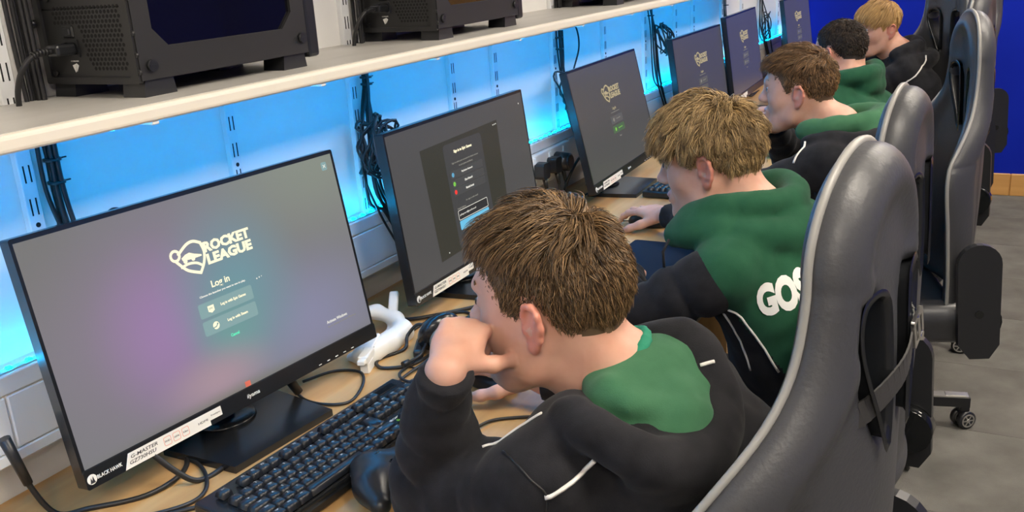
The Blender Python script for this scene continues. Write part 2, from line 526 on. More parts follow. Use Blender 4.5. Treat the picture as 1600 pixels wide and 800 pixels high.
def game_logo(parent, m, y, full=True):
    # shield with a ball, a small car and a track; lettering beside it
    sh_ = spline([(-.0640, .0900), (-.046, .1010), (-.0325, .1030), (-.0200, .0975)], 5)
    sd = spline([(-.0200, .0975), (-.0170, .082), (-.022, .066), (-.0325, .0520)], 5)
    sl_ = spline([(-.0325, .0520), (-.054, .062), (-.067, .076), (-.0715, .082)], 5)
    ps = stroke(sh_, .0046) + stroke(sd, .0046) + stroke(sl_, .0046) + stroke(circ(-.0700, .0895, .0078, 18), .0042, True)
    ps += stroke(spline([(-.064, .0695), (-.050, .0715), (-.036, .0690), (-.027, .0630)], 5), .004)
    ps += [[(-.060, .0830), (-.052, .0868), (-.044, .0880), (-.036, .0840), (-.023, .0795), (-.023, .0770), (-.036, .0770), (-.047, .0775), (-.059, .0790)]]
    ps += [circ(-.0545, .0770, .0038, 12), circ(-.0395, .0772, .0036, 12)]
    flat('emblem', ps, m, parent, y)
    text_mesh('title_text', 'ROCKET', .02, m, parent, at2(.0305, .0880, y), width=.094, height=.0175, bold=.0010, align='CENTER')
    text_mesh('title_text', 'LEAGUE', .02, m, parent, at2(.0310, .0680, y), width=.092, height=.0175, bold=.0010, align='CENTER')

def screen_login(scr):
    game_logo(scr, M_ui_cream, -.0012)
    y = -.0012
    text_mesh('log_in_text', 'Log in', .012, M_ui_cream, scr, at2(-.002, .0268, y), width=.036, bold=.00018, res=4)
    text_mesh('hint_text', 'Choose the launcher you want to use to play.', .006, M_ui_white, scr, at2(-.001, .0145, y), width=.093, height=.0042, bold=.00012)
    for z, s_ in ((-.0075, 'Log in with Epic Games'), (-.0362, 'Log in with Steam')):
        flat('login_button', [rrect(-.055, z - .0118, .054, z + .0118, .003)], M_ui_btn, scr, -.0007)
        text_mesh('button_text', s_, .006, M_ui_cream, scr, at2(.013, z, y), width=.052 if 'Epic' in s_ else .042, height=.0060, bold=.0001)
    flat('shield_icon', [[(-.0385, -.0025), (-.0265, -.0025), (-.0265, -.0115), (-.0325, -.0145), (-.0385, -.0115)]], M_ui_cream, scr, y)
    flat('round_icon', [circ(-.0315, -.0362, .0062)], M_ui_cream, scr, y)
    flat('icon_mark', stroke([(-.0375, -.0385), (-.032, -.038), (-.0285, -.0345)], .0018) + [circ(-.0285, -.0342, .0016, 10)], M_ui_btn, scr, -.0016)
    text_mesh('icon_mark', 'EPIC', .003, M_ui_btn, scr, at2(-.0325, -.0072, -.0016), width=.008)
    text_mesh('cancel_text', 'Cancel', .005, M_ui_green, scr, at2(-.001, -.0615, y), width=.017, height=.0052, bold=.0001)
    flat('close_button', [rrect(.2715, .1485, .2850, .1635, .003)], M_ui_btn, scr, -.0007)
    flat('close_cross', stroke([(.2755, .1535), (.281, .1585)], .001) + stroke([(.2755, .1585), (.281, .1535)], .001), M_ui_white, scr, y)
    text_mesh('notice_text', 'Activate Windows', .007, M_ui_white, scr, at2(.1945, -.1135, y), width=.052, height=.0055, align='LEFT')
    text_mesh('notice_text', 'Go to Settings to activate Windows.', .005, M_ui_dim, scr, at2(.1945, -.1222, y), width=.074, height=.0042, align='LEFT')
    flat('glint_dots', [circ(.0690, .0100, .0013, 8), circ(.0745, .0107, .0012, 8), circ(.0795, .0112, .0008, 8)], M_ui_white, scr, y)
    flat('red_badge', [rrect(-.0085, -.1525, .0025, -.1435, .001)], mat('badge_red', (.7, .16, .11), .4), scr, y)

def screen_signin(scr):
    y = -.0012
    flat('window', [[(-.190, .1235), (.155, .1305), (.148, .012), (.151, .010), (.1385, -.1145), (-.184, -.1235)]], M_ui_win, scr, -.0004)
    flat('card', [rrect(-.1015, -.118, .0690, .1165, .010)], M_ui_card, scr, -.0007)
    text_mesh('heading_text', 'Sign in to Epic Games', .008, M_ui_cream, scr, at2(-.0195, .0955, y), width=.080, height=.0085, bold=.0002)
    text_mesh('body_text', 'Sign in with your account for faster access', .005, M_ui_dim, scr, at2(-.0170, .0715, y), width=.118, height=.005)
    text_mesh('body_text', 'to your games and library', .005, M_ui_dim, scr, at2(-.0170, .0625, y), width=.062, height=.005)
    for z, s_, c in ((.0470, 'PlayStation Network', M_ui_steel), (.0265, 'Xbox Network', M_ui_lime), (.0080, 'Nintendo Account', M_ui_red)):
        flat('sign_in_row', [rrect(-.088, z - .0085, .056, z + .0085, .003)], mat('row', (.01, .01, .01), .3, emit=(.050, .050, .050), estr=1), scr, -.0009)
        flat('row_icon', [circ(-.0795, z, .0052)], c, scr, y)
        text_mesh('row_text', s_, .005, M_ui_white, scr, at2(-.0165, z, y), width=.050 if 'Play' in s_ else .036, height=.0055)
    text_mesh('row_text', 'Or sign in with email', .005, M_ui_dim, scr, at2(-.017, -.019, y), width=.055, height=.0045)
    text_mesh('row_text', 'Email Address', .005, M_ui_dim, scr, at2(-.085, -.0298, y), width=.036, height=.004, align='LEFT')
    fr = rrect(-.0860, -.0555, .0475, -.0345, .003)
    flat('input_field', [fr], M_ui_field, scr, -.0009)
    flat('field_outline', stroke(fr, .0011, True), M_ui_white, scr, y)
    text_mesh('field_text', 'player@school', .005, M_ui_white, scr, at2(-.080, -.045, y), width=.072, height=.005, align='LEFT')
    flat('continue_button', [rrect(-.0860, -.0785, .0480, -.0580, .003)], M_ui_sky, scr, y)
    text_mesh('row_text', 'Continue', .005, M_ui_field, scr, at2(-.019, -.068, -.0016), width=.022, height=.0045)
    flat('window_marks', [circ(.133, .1215, .0016, 8), circ(.140, .1218, .0016, 8), circ(.147, .1222, .0016, 8), circ(.2775, .150, .0018, 8), circ(-.150, -.112, .0016, 8)], M_ui_white, scr, y)

def screen_dim(scr, green=True):
    game_logo(scr, M_ui_tan, -.0012)
    y = -.0012
    text_mesh('log_in_text', 'Log in', .010, M_ui_tan, scr, at2(-.006, .0275, y), width=.030)
    text_mesh('hint_text', 'Choose the launcher you want to use', .005, M_ui_dim, scr, at2(-.004, .0165, y), width=.074, height=.0036)
    c = mat('row_dim', (.01, .01, .01), .3, emit=(.078, .076, .074), estr=1)
    g = mat('row_green', (.01, .01, .01), .3, emit=(.055, .10, .048), estr=1)
    flat('login_button', [rrect(-.054, -.0185, .050, .0055, .003)], c, scr, -.0007)
    flat('login_button', [rrect(-.054, -.0475, .050, -.0245, .003)], g if green else c, scr, -.0007)
    for z, k in ((-.006, M_ui_dim), (-.036, M_ui_lime if green else M_ui_dim)):
        flat('round_icon', [circ(-.031, z, .006)], k, scr, y)
        text_mesh('button_text', 'Log in with', .005, k, scr, at2(.010, z, y), width=.034, height=.005)
    text_mesh('cancel_text', 'Cancel', .005, M_ui_dim, scr, at2(-.004, -.060, y), width=.016, height=.005)

NRS = 'fourth fifth sixth'.split()
def monitor(c, yaw, tilt, kind, label, sticker=True, detail=True):
    """c = centre of the panel's front face"""
    ex = Vector((math.cos(yaw), math.sin(yaw), 0)); ny = Vector((-math.sin(yaw), math.cos(yaw), 0))
    root = thing('monitor', label, 'monitor', (c[0], c[1], DZ), yaw, 'black gaming monitors along the desk')
    PM = T(0, 0, c[2] - DZ) @ rot('X', -tilt)
    # housing: bezel ring, chin, back bulge
    h = MB()
    h.ring([(x, y) for x, y in rrect(-MW / 2, -MH / 2, MW / 2, MH / 2, .004)], [(x, y) for x, y in rrect(-.3015, -.1535, .3015, .1752, .0005)], -.022, XZ)
    h.box((0, .016, .0108), (.604, .012, .330))
    h.prism(rrect(-MW / 2, -MH / 2, MW / 2, -.154, .003), .0025, XZ)
    h.box((0, .030, -.02), (.42, .03, .24), .012)
    hs = h.build('housing', M_satin, root, PM)
    sc = MB(); sc.prism(rrect(-.3012, -.1532, .3012, .1749, .0005), .001, T(0, .0012, 0) @ XZ)
    scr = sc.build('screen', {'login': M_scr_login, 'signin': M_scr_grey, 'dim': M_scr_grey, 'far': M_scr_blue}[kind], root, PM)
    {'login': screen_login, 'signin': screen_signin, 'dim': screen_dim, 'far': lambda s: screen_dim(s, False)}[kind](scr)
    y = -.0029
    if sticker:
        st = flat('specification_sticker', [[(-.2460, -.1812), (-.0905, -.1812), (-.0905, -.1738), (-.0660, -.1738), (-.0660, -.1592), (-.2360, -.1592)]], M_sticker, root, 0, .0003)
        st.matrix_local = PM @ T(0, -.0027, 0)
        if detail:
            yy = -.0004
            text_mesh('sticker_text', 'G-MASTER', .006, M_print_k, st, at2(-.233, -.1655, yy), width=.046, height=.0052, bold=.00006, align='LEFT', shear=.25)
            text_mesh('sticker_text', 'GZ730HSU', .006, M_print_k, st, at2(-.237, -.1735, yy), width=.046, height=.0055, bold=.00006, align='LEFT', shear=.25)
            for k, tx in enumerate(('FHD', '165Hz', '0.8ms')):
                u = -.170 + k * .0165
                flat('sticker_icon', stroke(rrect(u - .0062, -.1765, u + .0062, -.1635, .002, 2), .0006, True), M_print_r, st, yy)
                text_mesh('sticker_text', tx, .004, M_print_k, st, at2(u, -.170, yy), width=.009, height=.0028)
            text_mesh('sticker_text', 'HDMI', .006, M_print_k, st, at2(-.1035, -.1700, yy), width=.018, height=.0035)
            text_mesh('sticker_text', 'FreeSync', .004, M_print_k, st, at2(-.078, -.167, yy), width=.018, height=.0028)
    bw = MB(); bw.prism(circ(-.2965, -.1688, .0074, 24), .0003, T(0, y + .0004, 0) @ XZ)
    b_ = bw.build('hawk_badge', M_print_w, root, PM)
    if detail or sticker:
        flat('badge_cutout', [[(-.3005, -.1745), (-.2985, -.166), (-.2968, -.1715), (-.2950, -.1645), (-.2935, -.1715), (-.2925, -.1745)]], M_print_k, b_, y - .0002)
        tx = text_mesh('brand_text', 'BLACK HAWK', .006, M_print_w, root, PM @ at2(-.2885, -.1690, y), width=.040, height=.0056, align='LEFT', bold=.0001)
    if detail:
        text_mesh('maker_text', 'iiyama', .008, M_print_w, root, PM @ at2(.001, -.1685, y), width=.027, height=.0085, shear=.15, bold=.0001)
        for k in range(5):
            flat('button_mark', [rrect(.1505 + k * .021, -.1785, .1575 + k * .021, -.1770, .0004, 1)], M_print_w, root, 0).matrix_local = PM @ T(0, y, 0)
    # stand
    a = MB(); a.prism([(-.108, -.055), (.108, -.055), (.122, .10), (-.122, .10)], .012, T(0, -.040, 0))
    a.build('stand_base', M_satin, root)
    a = MB(); a.box((0, .075, .13), (.060, .030, .25), .006); a.box((0, .052, .20), (.10, .03, .10), .006); a.lathe([(.055, .012), (.052, .018), (.03, .020)], T(0, .055, 0)); a.build('stand_column', M_satin, root)
    return root
monitor((1.0418, 1.1041, .9695), -.0924, .1629, 'login', 'black monitor nearest the camera, showing a bright login page on a purple and teal background')
monitor((1.8324, 1.0976, .9619), .0074, .1159, 'signin', 'second monitor from the camera, showing a dark sign-in form with a sky blue button')
monitor((2.7798, 1.1229, .9637), .0416, .2152, 'dim', 'third monitor from the camera, dark login page with a faint green button')
monitor((3.630, 1.10, .966), .0, .12, 'far', 'fourth monitor from the camera, dark page with tan emblem, rising behind the fair hair', sticker=False, detail=False)
monitor((4.27, 1.10, .990), .05, .12, 'far', 'fifth monitor from the camera, dark violet page, left of the profile of the third boy', sticker=True, detail=False)
monitor((5.40, 1.10, .985), .0, .12, 'far', 'last monitor of the row, dark slab against the blue end wall', sticker=False, detail=False)
# ================================================================ sculpting engine: smooth unions of simple forms, meshed by surface nets
class Sculpt:
    def __init__(s):
        s.groups = [[]]; s.gk = [0.0]
        s.warp = None
    def group(s, k=.003):
        s.groups.append([]); s.gk.append(k); return s
    def add(s, kind, par, lo, hi, k=.02, mat=0, sub=False, rel=False):
        s.groups[-1].append((kind, par, np.array(lo, float), np.array(hi, float), k, mat, sub)); return s
    def cap(s, a, b, ra, rb=None, k=.02, mat=0, sub=False, wr=None):
        a, b = np.array(a, float), np.array(b, float); rb = ra if rb is None else rb; r = max(ra, rb)
        return s.add('cap', (a, b, ra, rb, wr), np.minimum(a, b) - r, np.maximum(a, b) + r, k, mat, sub)
    def chain(s, P, R, k=.02, mat=0, sub=False, wr=None):
        if not hasattr(R, '__len__'): R = [R] * len(P)
        for i in range(len(P) - 1): s.cap(P[i], P[i + 1], R[i], R[i + 1], k, mat, sub, wr)
        return s
    def ell(s, c, r, R=None, k=.02, mat=0, sub=False):
        c = np.array(c, float); r = np.array(r, float); R = np.eye(3) if R is None else np.array(R, float)
        e = np.sqrt(((R * r[None, :]) ** 2).sum(1))
        return s.add('ell', (c, r, R), c - e, c + e, k, mat, sub)
    def box(s, c, h, R=None, rd=.005, k=.01, mat=0, sub=False):
        c = np.array(c, float); h = np.array(h, float); R = np.eye(3) if R is None else np.array(R, float)
        e = np.abs(R) @ h
        return s.add('box', (c, h, R, rd), c - e, c + e, k, mat, sub)
    def cyl(s, a, b, r, rd=.004, k=.004, mat=0):
        a, b = np.array(a, float), np.array(b, float); L = np.linalg.norm(b - a); u = (b - a) / L; m = (a + b) / 2
        def f(P):
            q = P - m; t = q @ u; rr = np.linalg.norm(q - t[:, None] * u, axis=1)
            x, y = rr - r + rd, np.abs(t) - L / 2 + rd
            return np.hypot(np.maximum(x, 0), np.maximum(y, 0)) + np.minimum(np.maximum(x, y), 0) - rd
        return s.add('fun', f, np.minimum(a, b) - r, np.maximum(a, b) + r, k, mat)
    def fun(s, f, lo, hi, k=.01, mat=0, sub=False):
        return s.add('fun', f, lo, hi, k, mat, sub)
    @staticmethod
    def prim(kind, par, P):
        if kind == 'cap':
            a, b, ra, rb, wr = par
            ab = b - a; L2 = max(ab @ ab, 1e-12)
            t = np.clip(((P - a) @ ab) / L2, 0, 1)
            d = np.linalg.norm(P - a - t[:, None] * ab, axis=1) - (ra + (rb - ra) * t)
            if wr:
                amp, fr, ph = wr
                x = (P @ ab) / math.sqrt(L2)
                q = P @ np.array([13.1, -17.3, 11.7]) + ph
                d = d + amp * (.9 - 2 * np.abs(np.sin(x * fr * .5 + .9 * np.sin(q) + ph)) ** .7) * (.6 + .4 * np.sin(q * 1.7 + 1))
            return d
        if kind == 'ell':
            c, r, R = par
            q = (P - c) @ R
            k0 = np.linalg.norm(q / r, axis=1); k1 = np.linalg.norm(q / (r * r), axis=1)
            return np.where(k1 > 1e-9, k0 * (k0 - 1) / np.maximum(k1, 1e-9), -r.min())
        if kind == 'box':
            c, h, R, rd = par
            q = np.abs((P - c) @ R) - h + rd
            return np.linalg.norm(np.maximum(q, 0), axis=1) + np.minimum(q.max(1), 0) - rd
        return par(P)
    def eval(s, P, band=.05, mats=False):
        P = np.asarray(P, float)
        D = np.full(len(P), 1.0); M = np.zeros(len(P), np.int16)
        for g, gk in zip(s.groups, s.gk):
            if not g: continue
            d = np.full(len(P), 1.0); mm = np.zeros(len(P), np.int16); best = np.full(len(P), 1.0)
            for kind, par, lo, hi, k, m, sub in g:
                mg = band + k
                ix = np.nonzero(((P > lo - mg) & (P < hi + mg)).all(1))[0]
                if not len(ix): continue
                e = s.prim(kind, par, P[ix]); c = d[ix]
                if sub:
                    h = np.clip(.5 - .5 * (c + e) / k, 0, 1)
                    d[ix] = c + (-e - c) * h + k * h * (1 - h)
                else:
                    h = np.clip(.5 + .5 * (c - e) / k, 0, 1)
                    d[ix] = c + (e - c) * h - k * h * (1 - h)
                    w_ = e < best[ix]
                    best[ix] = np.where(w_, e, best[ix]); mm[ix] = np.where(w_, m, mm[ix])
            if gk > 0:
                h = np.clip(.5 + .5 * (D - d) / gk, 0, 1)
                M = np.where(d < D, mm, M); D = D + (d - D) * h - gk * h * (1 - h)
            else:
                M = np.where(d < D, mm, M); D = np.minimum(D, d)
        if s.warp is not None: D = D + s.warp(P)
        return (D, M) if mats else D
    def surface(s, v):
        """surface nets on a sparse grid of cell size v -> V, quads, material of each quad"""
        lo = np.min([p[2] for g in s.groups for p in g if not p[6]], 0) - 3 * v
        hi = np.max([p[3] for g in s.groups for p in g if not p[6]], 0) + 3 * v
        B = 6
        nb = np.ceil((hi - lo) / (v * B)).astype(int) + 1
        bc = np.stack(np.meshgrid(*[np.arange(n) for n in nb], indexing='ij'), -1).reshape(-1, 3)
        cen = lo + (bc + .5) * B * v
        hd = B * v * .88
        d = s.eval(cen, band=hd * 1.3)
        act = bc[np.abs(d) < hd * 1.25]
        N = nb * B + 1
        G = np.full(N, 9.0, np.float32)
        o = np.stack(np.meshgrid(*[np.arange(B + 1)] * 3, indexing='ij'), -1).reshape(-1, 3)
        pts = (act[:, None, :] * B + o[None]).reshape(-1, 3)
        flat_ = np.unique(np.ravel_multi_index(pts.T, N))
        ijk = np.stack(np.unravel_index(flat_, N), 1)
        Gf = G.reshape(-1)
        for q in range(0, len(flat_), 400000):
            Gf[flat_[q:q + 400000]] = s.eval(lo + ijk[q:q + 400000] * v, band=v * 4)
        c8 = np.stack(np.meshgrid([0, 1], [0, 1], [0, 1], indexing='ij'), -1).reshape(-1, 3)
        oc = np.stack(np.meshgrid(*[np.arange(B)] * 3, indexing='ij'), -1).reshape(-1, 3)
        cells = (act[:, None, :] * B + oc[None]).reshape(-1, 3)
        st = np.array([N[1] * N[2], N[2], 1])
        base = cells @ st
        off = c8 @ st
        val = Gf[base[:, None] + off[None]]
        ok = (val.min(1) < 0) & (val.max(1) >= 0) & (val.max(1) < 8)
        cells, base, val = cells[ok], base[ok], val[ok]
        E = [(a, b) for a in range(8) for b in range(a + 1, 8) if np.abs(c8[a] - c8[b]).sum() == 1]
        acc = np.zeros((len(cells), 3)); cnt = np.zeros(len(cells))
        for a, b in E:
            va, vb = val[:, a], val[:, b]
            cr = (va < 0) != (vb < 0)
            t = np.where(cr, va / np.where(va - vb == 0, 1, va - vb), 0)[:, None]
            acc += np.where(cr[:, None], c8[a] + (c8[b] - c8[a]) * t, 0); cnt += cr
        V = lo + (cells + acc / cnt[:, None]) * v
        order = np.argsort(base); sb = base[order]
        def find(x):
            i = np.searchsorted(sb, x); i = np.minimum(i, len(sb) - 1)
            return np.where(sb[i] == x, order[i], -1)
        Q = []
        for ax in range(3):
            u_, w_ = (ax + 1) % 3, (ax + 2) % 3
            v0, v1 = val[:, 0], val[:, [4, 2, 1][ax]]
            cr = np.nonzero((v0 < 0) != (v1 < 0))[0]
            b0 = base[cr]
            q = np.stack([cr, find(b0 - st[u_]), find(b0 - st[u_] - st[w_]), find(b0 - st[w_])], 1)
            fl_ = v0[cr] < 0
            g_ = (q >= 0).all(1)
            q = np.where(fl_[:, None], q, q[:, ::-1])[g_]
            Q.append(q)
        Q = np.concatenate(Q)
        _, mm = s.eval(V[Q].mean(1), band=v * 4, mats=True)
        return V, Q, mm
    def build(s, name, v, mats, parent=None, mtx=None, post=None):
        V, Q, mm = s.surface(v)
        if post is not None: V = post(V)
        me = np_mesh(name, V, [Q], mats, mm, True)
        return link(bpy.data.objects.new(name, me), parent, mtx)

def fold_noise(P, f, ph=0.0):
    """smooth pseudo-random field for cloth creases"""
    a = np.sin(P @ np.array([1.0, .6, -.3]) * f + ph + 1.3 * np.sin(P @ np.array([-.4, .9, .7]) * f * .7 + ph * 2))
    b = np.sin(P @ np.array([-.5, .8, .9]) * f * 1.3 + 2.1 * ph + 1.1 * np.sin(P @ np.array([.8, -.2, .6]) * f * .9))
    return (a + b * .7) * .6

def crease(P, f, ph=0.0):
    """narrow valleys between soft rolls of cloth"""
    a = P @ np.array([.8, .5, -.55]) * f + ph + 1.2 * np.sin(P @ np.array([-.5, .9, .4]) * f * .6 + ph)
    return (1 - np.abs(np.sin(a))) ** 3 * (.5 + .5 * np.sin(P @ np.array([.3, -.7, .8]) * f * .8 + ph * 3))
# ================================================================ gaming chairs (sitter faces local +y)
BV = [(0, .240), (.10, .245), (.22, .255), (.34, .266), (.40, .262), (.45, .238), (.50, .200), (.545, .162), (.59, .142), (.63, .134), (.655, .1295), (.667, .128)]
BV += [(.67 + .127 * math.sin(t), .128 * math.cos(t)) for t in np.linspace(.05, PI / 2, 30)]
_bv = np.array(BV)
_vv = np.linspace(0, .797, 200)
_hw = np.interp(_vv, _bv[:, 0], _bv[:, 1])
_hw[:165] = np.convolve(np.pad(_hw, 8, mode='edge'), np.ones(17) / 17, 'valid')[:165]
def halfw(v): return np.interp(v, _vv, _hw)
def ycen(u, v):
    bowl = np.interp(v, [0, .2, .42, .56, .65, .8], [1.2, 1.5, 1.75, 1.35, 1.0, .7])
    lean = -.02 * np.sin(v / .8 * PI) 
    return bowl * u * u + lean
HOLE = [[(.034, .505), (.066, .575), (.095, .625), (.088, .655), (.050, .655), (.034, .63)], ]
def poly_sd(P2, poly):
    d = np.full(len(P2), 1e9); ins = np.zeros(len(P2), bool)
    n = len(poly)
    for i in range(n):
        a = np.array(poly[i]); b = np.array(poly[(i + 1) % n]); e = b - a; w_ = P2 - a
        t = np.clip((w_ @ e) / (e @ e), 0, 1)
        d = np.minimum(d, ((w_ - t[:, None] * e) ** 2).sum(1))
        c = ((a[1] <= P2[:, 1]) != (b[1] <= P2[:, 1])) & (P2[:, 0] < e[0] * (P2[:, 1] - a[1]) / (e[1] if abs(e[1]) > 1e-9 else 1e-9) + a[0])
        ins ^= c
    return np.where(ins, -1, 1) * np.sqrt(d)
HOLE_P = [(.036, .470), (.066, .520), (.100, .600), (.094, .645), (.052, .648), (.036, .615)]
def back_sd(P):
    u, y, v = P[:, 0], P[:, 1], P[:, 2]
    au = np.abs(u)
    hw = halfw(np.clip(v, 0, .797))
    ce = np.interp(v, [.55, .797], [0, 0])
    d2 = np.maximum((au - hw) * .9, np.maximum(-v, v - .797))
    top = (np.hypot(u / .128, np.maximum(v - .67, 0) / .127) - 1) * .127
    d2 = np.where(v > .67, top, d2)
    # thickness: padded front bolsters near the edges, a rolled rear edge, thin middle
    yc = ycen(au, v)
    edge = np.clip(-d2, 0, .08)
    th = .021 + .013 * np.exp(-((edge - .035) / .024) ** 2)
    r = .019
    q0 = d2 + r; q1 = np.abs(y - yc) - th + r
    d = np.hypot(np.maximum(q0, 0), np.maximum(q1, 0)) + np.minimum(np.maximum(q0, q1), 0) - r
    h = poly_sd(np.stack([au, v], 1), HOLE_P) + .0
    k = .016
    hh = np.clip(.5 - .5 * (d + h) / k, 0, 1)
    d = d + (-h - d) * hh + k * hh * (1 - hh)
    # stitched seam running down the rear and between panels
    g = np.minimum(np.abs(au - .62 * hw), np.where(v < .45, np.abs(au - .02) + 1, 1)) 
    seam = .0035 * np.exp(-(np.abs(au - .60 * hw) / .004) ** 2) * (v < .43)
    seam2 = .0035 * np.exp(-((v - .44 + .18 * (au - .1)) / .004) ** 2) * (au > .60 * hw)
    return (d + seam + seam2) * .85
def make_chair():
    root = bpy.data.objects.new('gaming_chair', None); COL.objects.link(root)
    BM = T(0, -.245, .478)
    sc = Sculpt(); sc.fun(back_sd, (-.29, -.12, -.02), (.29, .20, .82))
    bk = sc.build('backrest', .0065, [M_leather], root, BM)
    # piping along the outline, slightly to the rear of the middle
    pts = []
    for v in np.linspace(.02, .66, 40): pts.append((halfw(v) + .001, v))
    for a in np.linspace(0, PI, 28):
        pts.append((.129 * math.cos(a), .67 + .128 * math.sin(a)))
    for v in np.linspace(.66, .02, 40): pts.append((-halfw(v) - .001, v))
    pp = [(u, float(ycen(abs(u), v)) + .010, v) for u, v in pts]
    a = MB(); a.tube(pp, .0052, 7); a.build('piping', M_pipe, root, BM)
    for s_ in (-1, 1):
        base = spline([(s_ * x, z) for x, z in HOLE_P], 4, True) if False else [(s_ * x, z) for x, z in HOLE_P]
        P3 = spline([(x, 0, z) for x, z in base], 5, True)
        cx = np.mean([p[0] for p in P3]); cz = np.mean([p[2] for p in P3])
        loops = []
        for off, sc_ in ((-.031, 1.09), (-.034, 1.0), (-.026, .92), (.026, .92), (.034, 1.0), (.031, 1.09)):
            loops.append([(cx + (p[0] - cx) * sc_, float(ycen(abs(p[0]), p[2])) + off * (1 if off < 0 else .9), cz + (p[2] - cz) * sc_) for p in P3])
        n = len(P3)
        V = [q for l in loops for q in l]
        F = [(i * n + k, i * n + (k + 1) % n, (i + 1) * n + (k + 1) % n, (i + 1) * n + k) for i in range(5) for k in range(n)]
        me = np_mesh('hole_trim', V, [F], M_satin, smooth=True)
        link(bpy.data.objects.new('hole_trim', me), root, BM)
        # hinge cover plate beside the seat
        a = MB()
        cap_ = [(-.055 * math.cos(t), .17 + .055 * math.sin(t)) for t in np.linspace(0, PI, 12)] + [(.050, -.06), (.02, -.10), (-.03, -.10), (-.055, -.06)]
        a.prism(cap_, .022, T(s_ * .282 - .011, -.235, .47) @ rot('X', -.05) @ Matrix(((0, 0, 1, 0), (1, 0, 0, 0), (0, 1, 0, 0), (0, 0, 0, 1))))
        h = a.build('hinge_cover', M_black, root)
        a = MB(); a.cyl((s_ * .292, -.235, .50), (s_ * .296, -.235, .50), .011); a.build('hinge_bolt', M_gloss, h)
        a = MB(); a.cyl((s_ * .235, -.245, .475), (s_ * .285, -.245, .475), .052); a.build('recliner', M_gloss, root)
    sc = Sculpt()
    sc.box((0, .02, .435), (.25, .25, .045), rd=.03, k=.02)
    for s_ in (-1, 1): sc.cap((s_ * .225, -.20, .475), (s_ * .225, .22, .475), .042, .038, k=.03)
    sc.cap((-.2, .245, .43), (.2, .245, .43), .045, k=.03)
    sc.build('seat', .011, [M_leather2], root)
    a = MB(); a.box((0, 0, .375), (.26, .30, .03), .006); a.cyl((.1, .0, .37), (.30, .02, .37), .007); a.build('tilt_mechanism', M_black, root)
    a = MB(); a.cyl((0, 0, .10), (0, 0, .25), .028); a.cyl((0, 0, .25), (0, 0, .37), .017); a.lathe([(.05, .085), (.05, .115), (.03, .125)]); a.build('gas_lift', M_gloss, root)
    am = MB()
    am.prism([(.03, -.028), (.27, -.019), (.312, -.019), (.312, .019), (.27, .019), (.03, .028)], .030, T(0, 0, .072))
    am.box((.300, 0, .068), (.026, .030, .03), .004)
    arm_me = am.mesh('base_arm', M_black)
    pm = MB(); pm.prism([(.06, -.023), (.308, -.017), (.308, .017), (.06, .023)], .004, T(0, 0, .102)); pm.box((.272, 0, .107), (.06, .028, .003), .001, seg=1)
    pad_me = pm.mesh('arm_cover', M_alu)
    cm = MB(); cm.box((0, 0, .050), (.030, .012, .028), .004); cm.cyl((-.014, 0, .055), (-.014, 0, .075), .006, n=8); cm.cyl((0, -.024, .0285), (0, .024, .0285), .005, n=8)
    fork_me = cm.mesh('caster', M_black)
    wm = MB()
    wm.lathe([(.020, -.009), (.0285, -.007), (.0285, .007), (.020, .009)], rot('X', PI / 2), 24)
    wheel_me = wm.mesh('wheel', M_black)
    rm = MB()
    rm.ring(circ(0, 0, .0215, 20), circ(0, 0, .0175, 20), .0205, T(0, .01025, 0) @ rot('X', PI / 2))
    for k in range(6):
        t = k * PI / 3
        rm.box((.010 * math.cos(t), 0, .010 * math.sin(t)), (.017, .0203, .0035), R=Matrix.Rotation(-t, 3, 'Y'))
    rm.cyl((0, -.0108, 0), (0, .0108, 0), .006, n=10)
    rim_me = rm.mesh('wheel_rim', M_alu)
    for k in range(5):
        Rk = rot('Z', k * 2 * PI / 5)
        arm = link(bpy.data.objects.new('base_arm', arm_me), root, Rk)
        link(bpy.data.objects.new('arm_cover', pad_me), arm)
        c = link(bpy.data.objects.new('caster', fork_me), root, Rk @ T(.298, 0, 0) @ rot('Z', .5 + k * 1.3))
        for s_ in (-1, 1):
            wmx = T(0, s_ * .0155, .0285)
            link(bpy.data.objects.new('wheel', wheel_me), c, wmx)
            link(bpy.data.objects.new('wheel_rim', rim_me), c, wmx)
    return root
chair0 = make_chair()
GC = 'gaming chairs along the desk'
def place_chair(x, y, yaw, base_rot, label, first=False, dz=0):
    o = chair0 if first else copy_tree(chair0)
    o.location = (x, y, 0); o.rotation_euler = (0, 0, yaw)
    tag(o, label, 'chair', GC)
    for ch in o.children:
        st_ = ch.name.split('.')[0]
        if st_ in ('base_arm', 'caster'):
            ch.matrix_basis = rot('Z', base_rot - yaw) @ ch.matrix_basis
        elif st_ != 'gas_lift':
            ch.matrix_basis = T(0, 0, dz) @ ch.matrix_basis
    return o
def seat_from_back(bx, by, yaw):
    return bx - .245 * math.sin(yaw), by + .245 * math.cos(yaw)
CH = []
def chair_at(bx, by, yaw, base_rot, label, dz=0.0):
    x, y = seat_from_back(bx, by, yaw)
    CH.append((x, y, yaw, base_rot, label, dz))
chair_at(1.058, .140, -.15, 2.4, 'nearest black gaming chair, big in front at right, with strap across its back holes', -.025)
chair_at(1.825, .180, -.08, 1.0, 'second black gaming chair from the camera, behind the fair-haired boy in green', -.075)
chair_at(2.945, .132, .32, -1.35, 'third gaming chair from the camera, swivelled so its empty inner front shows', -.03)
chair_at(3.63, .145, -.10, -2.02, 'fourth gaming chair from the camera, only its silver-edged side rising behind the third')
chair_at(4.62, .31, .75, -1.80, 'gaming chair right behind the farthest boy, against the blue end wall')
chair_at(5.55, .19, .35, -2.25, 'last gaming chair by the blue end wall, mostly hidden')
for k_ in range(1, len(CH)): place_chair(*CH[k_][:5], dz=CH[k_][5])
place_chair(*CH[0][:5], True, CH[0][5]); c1 = chair0
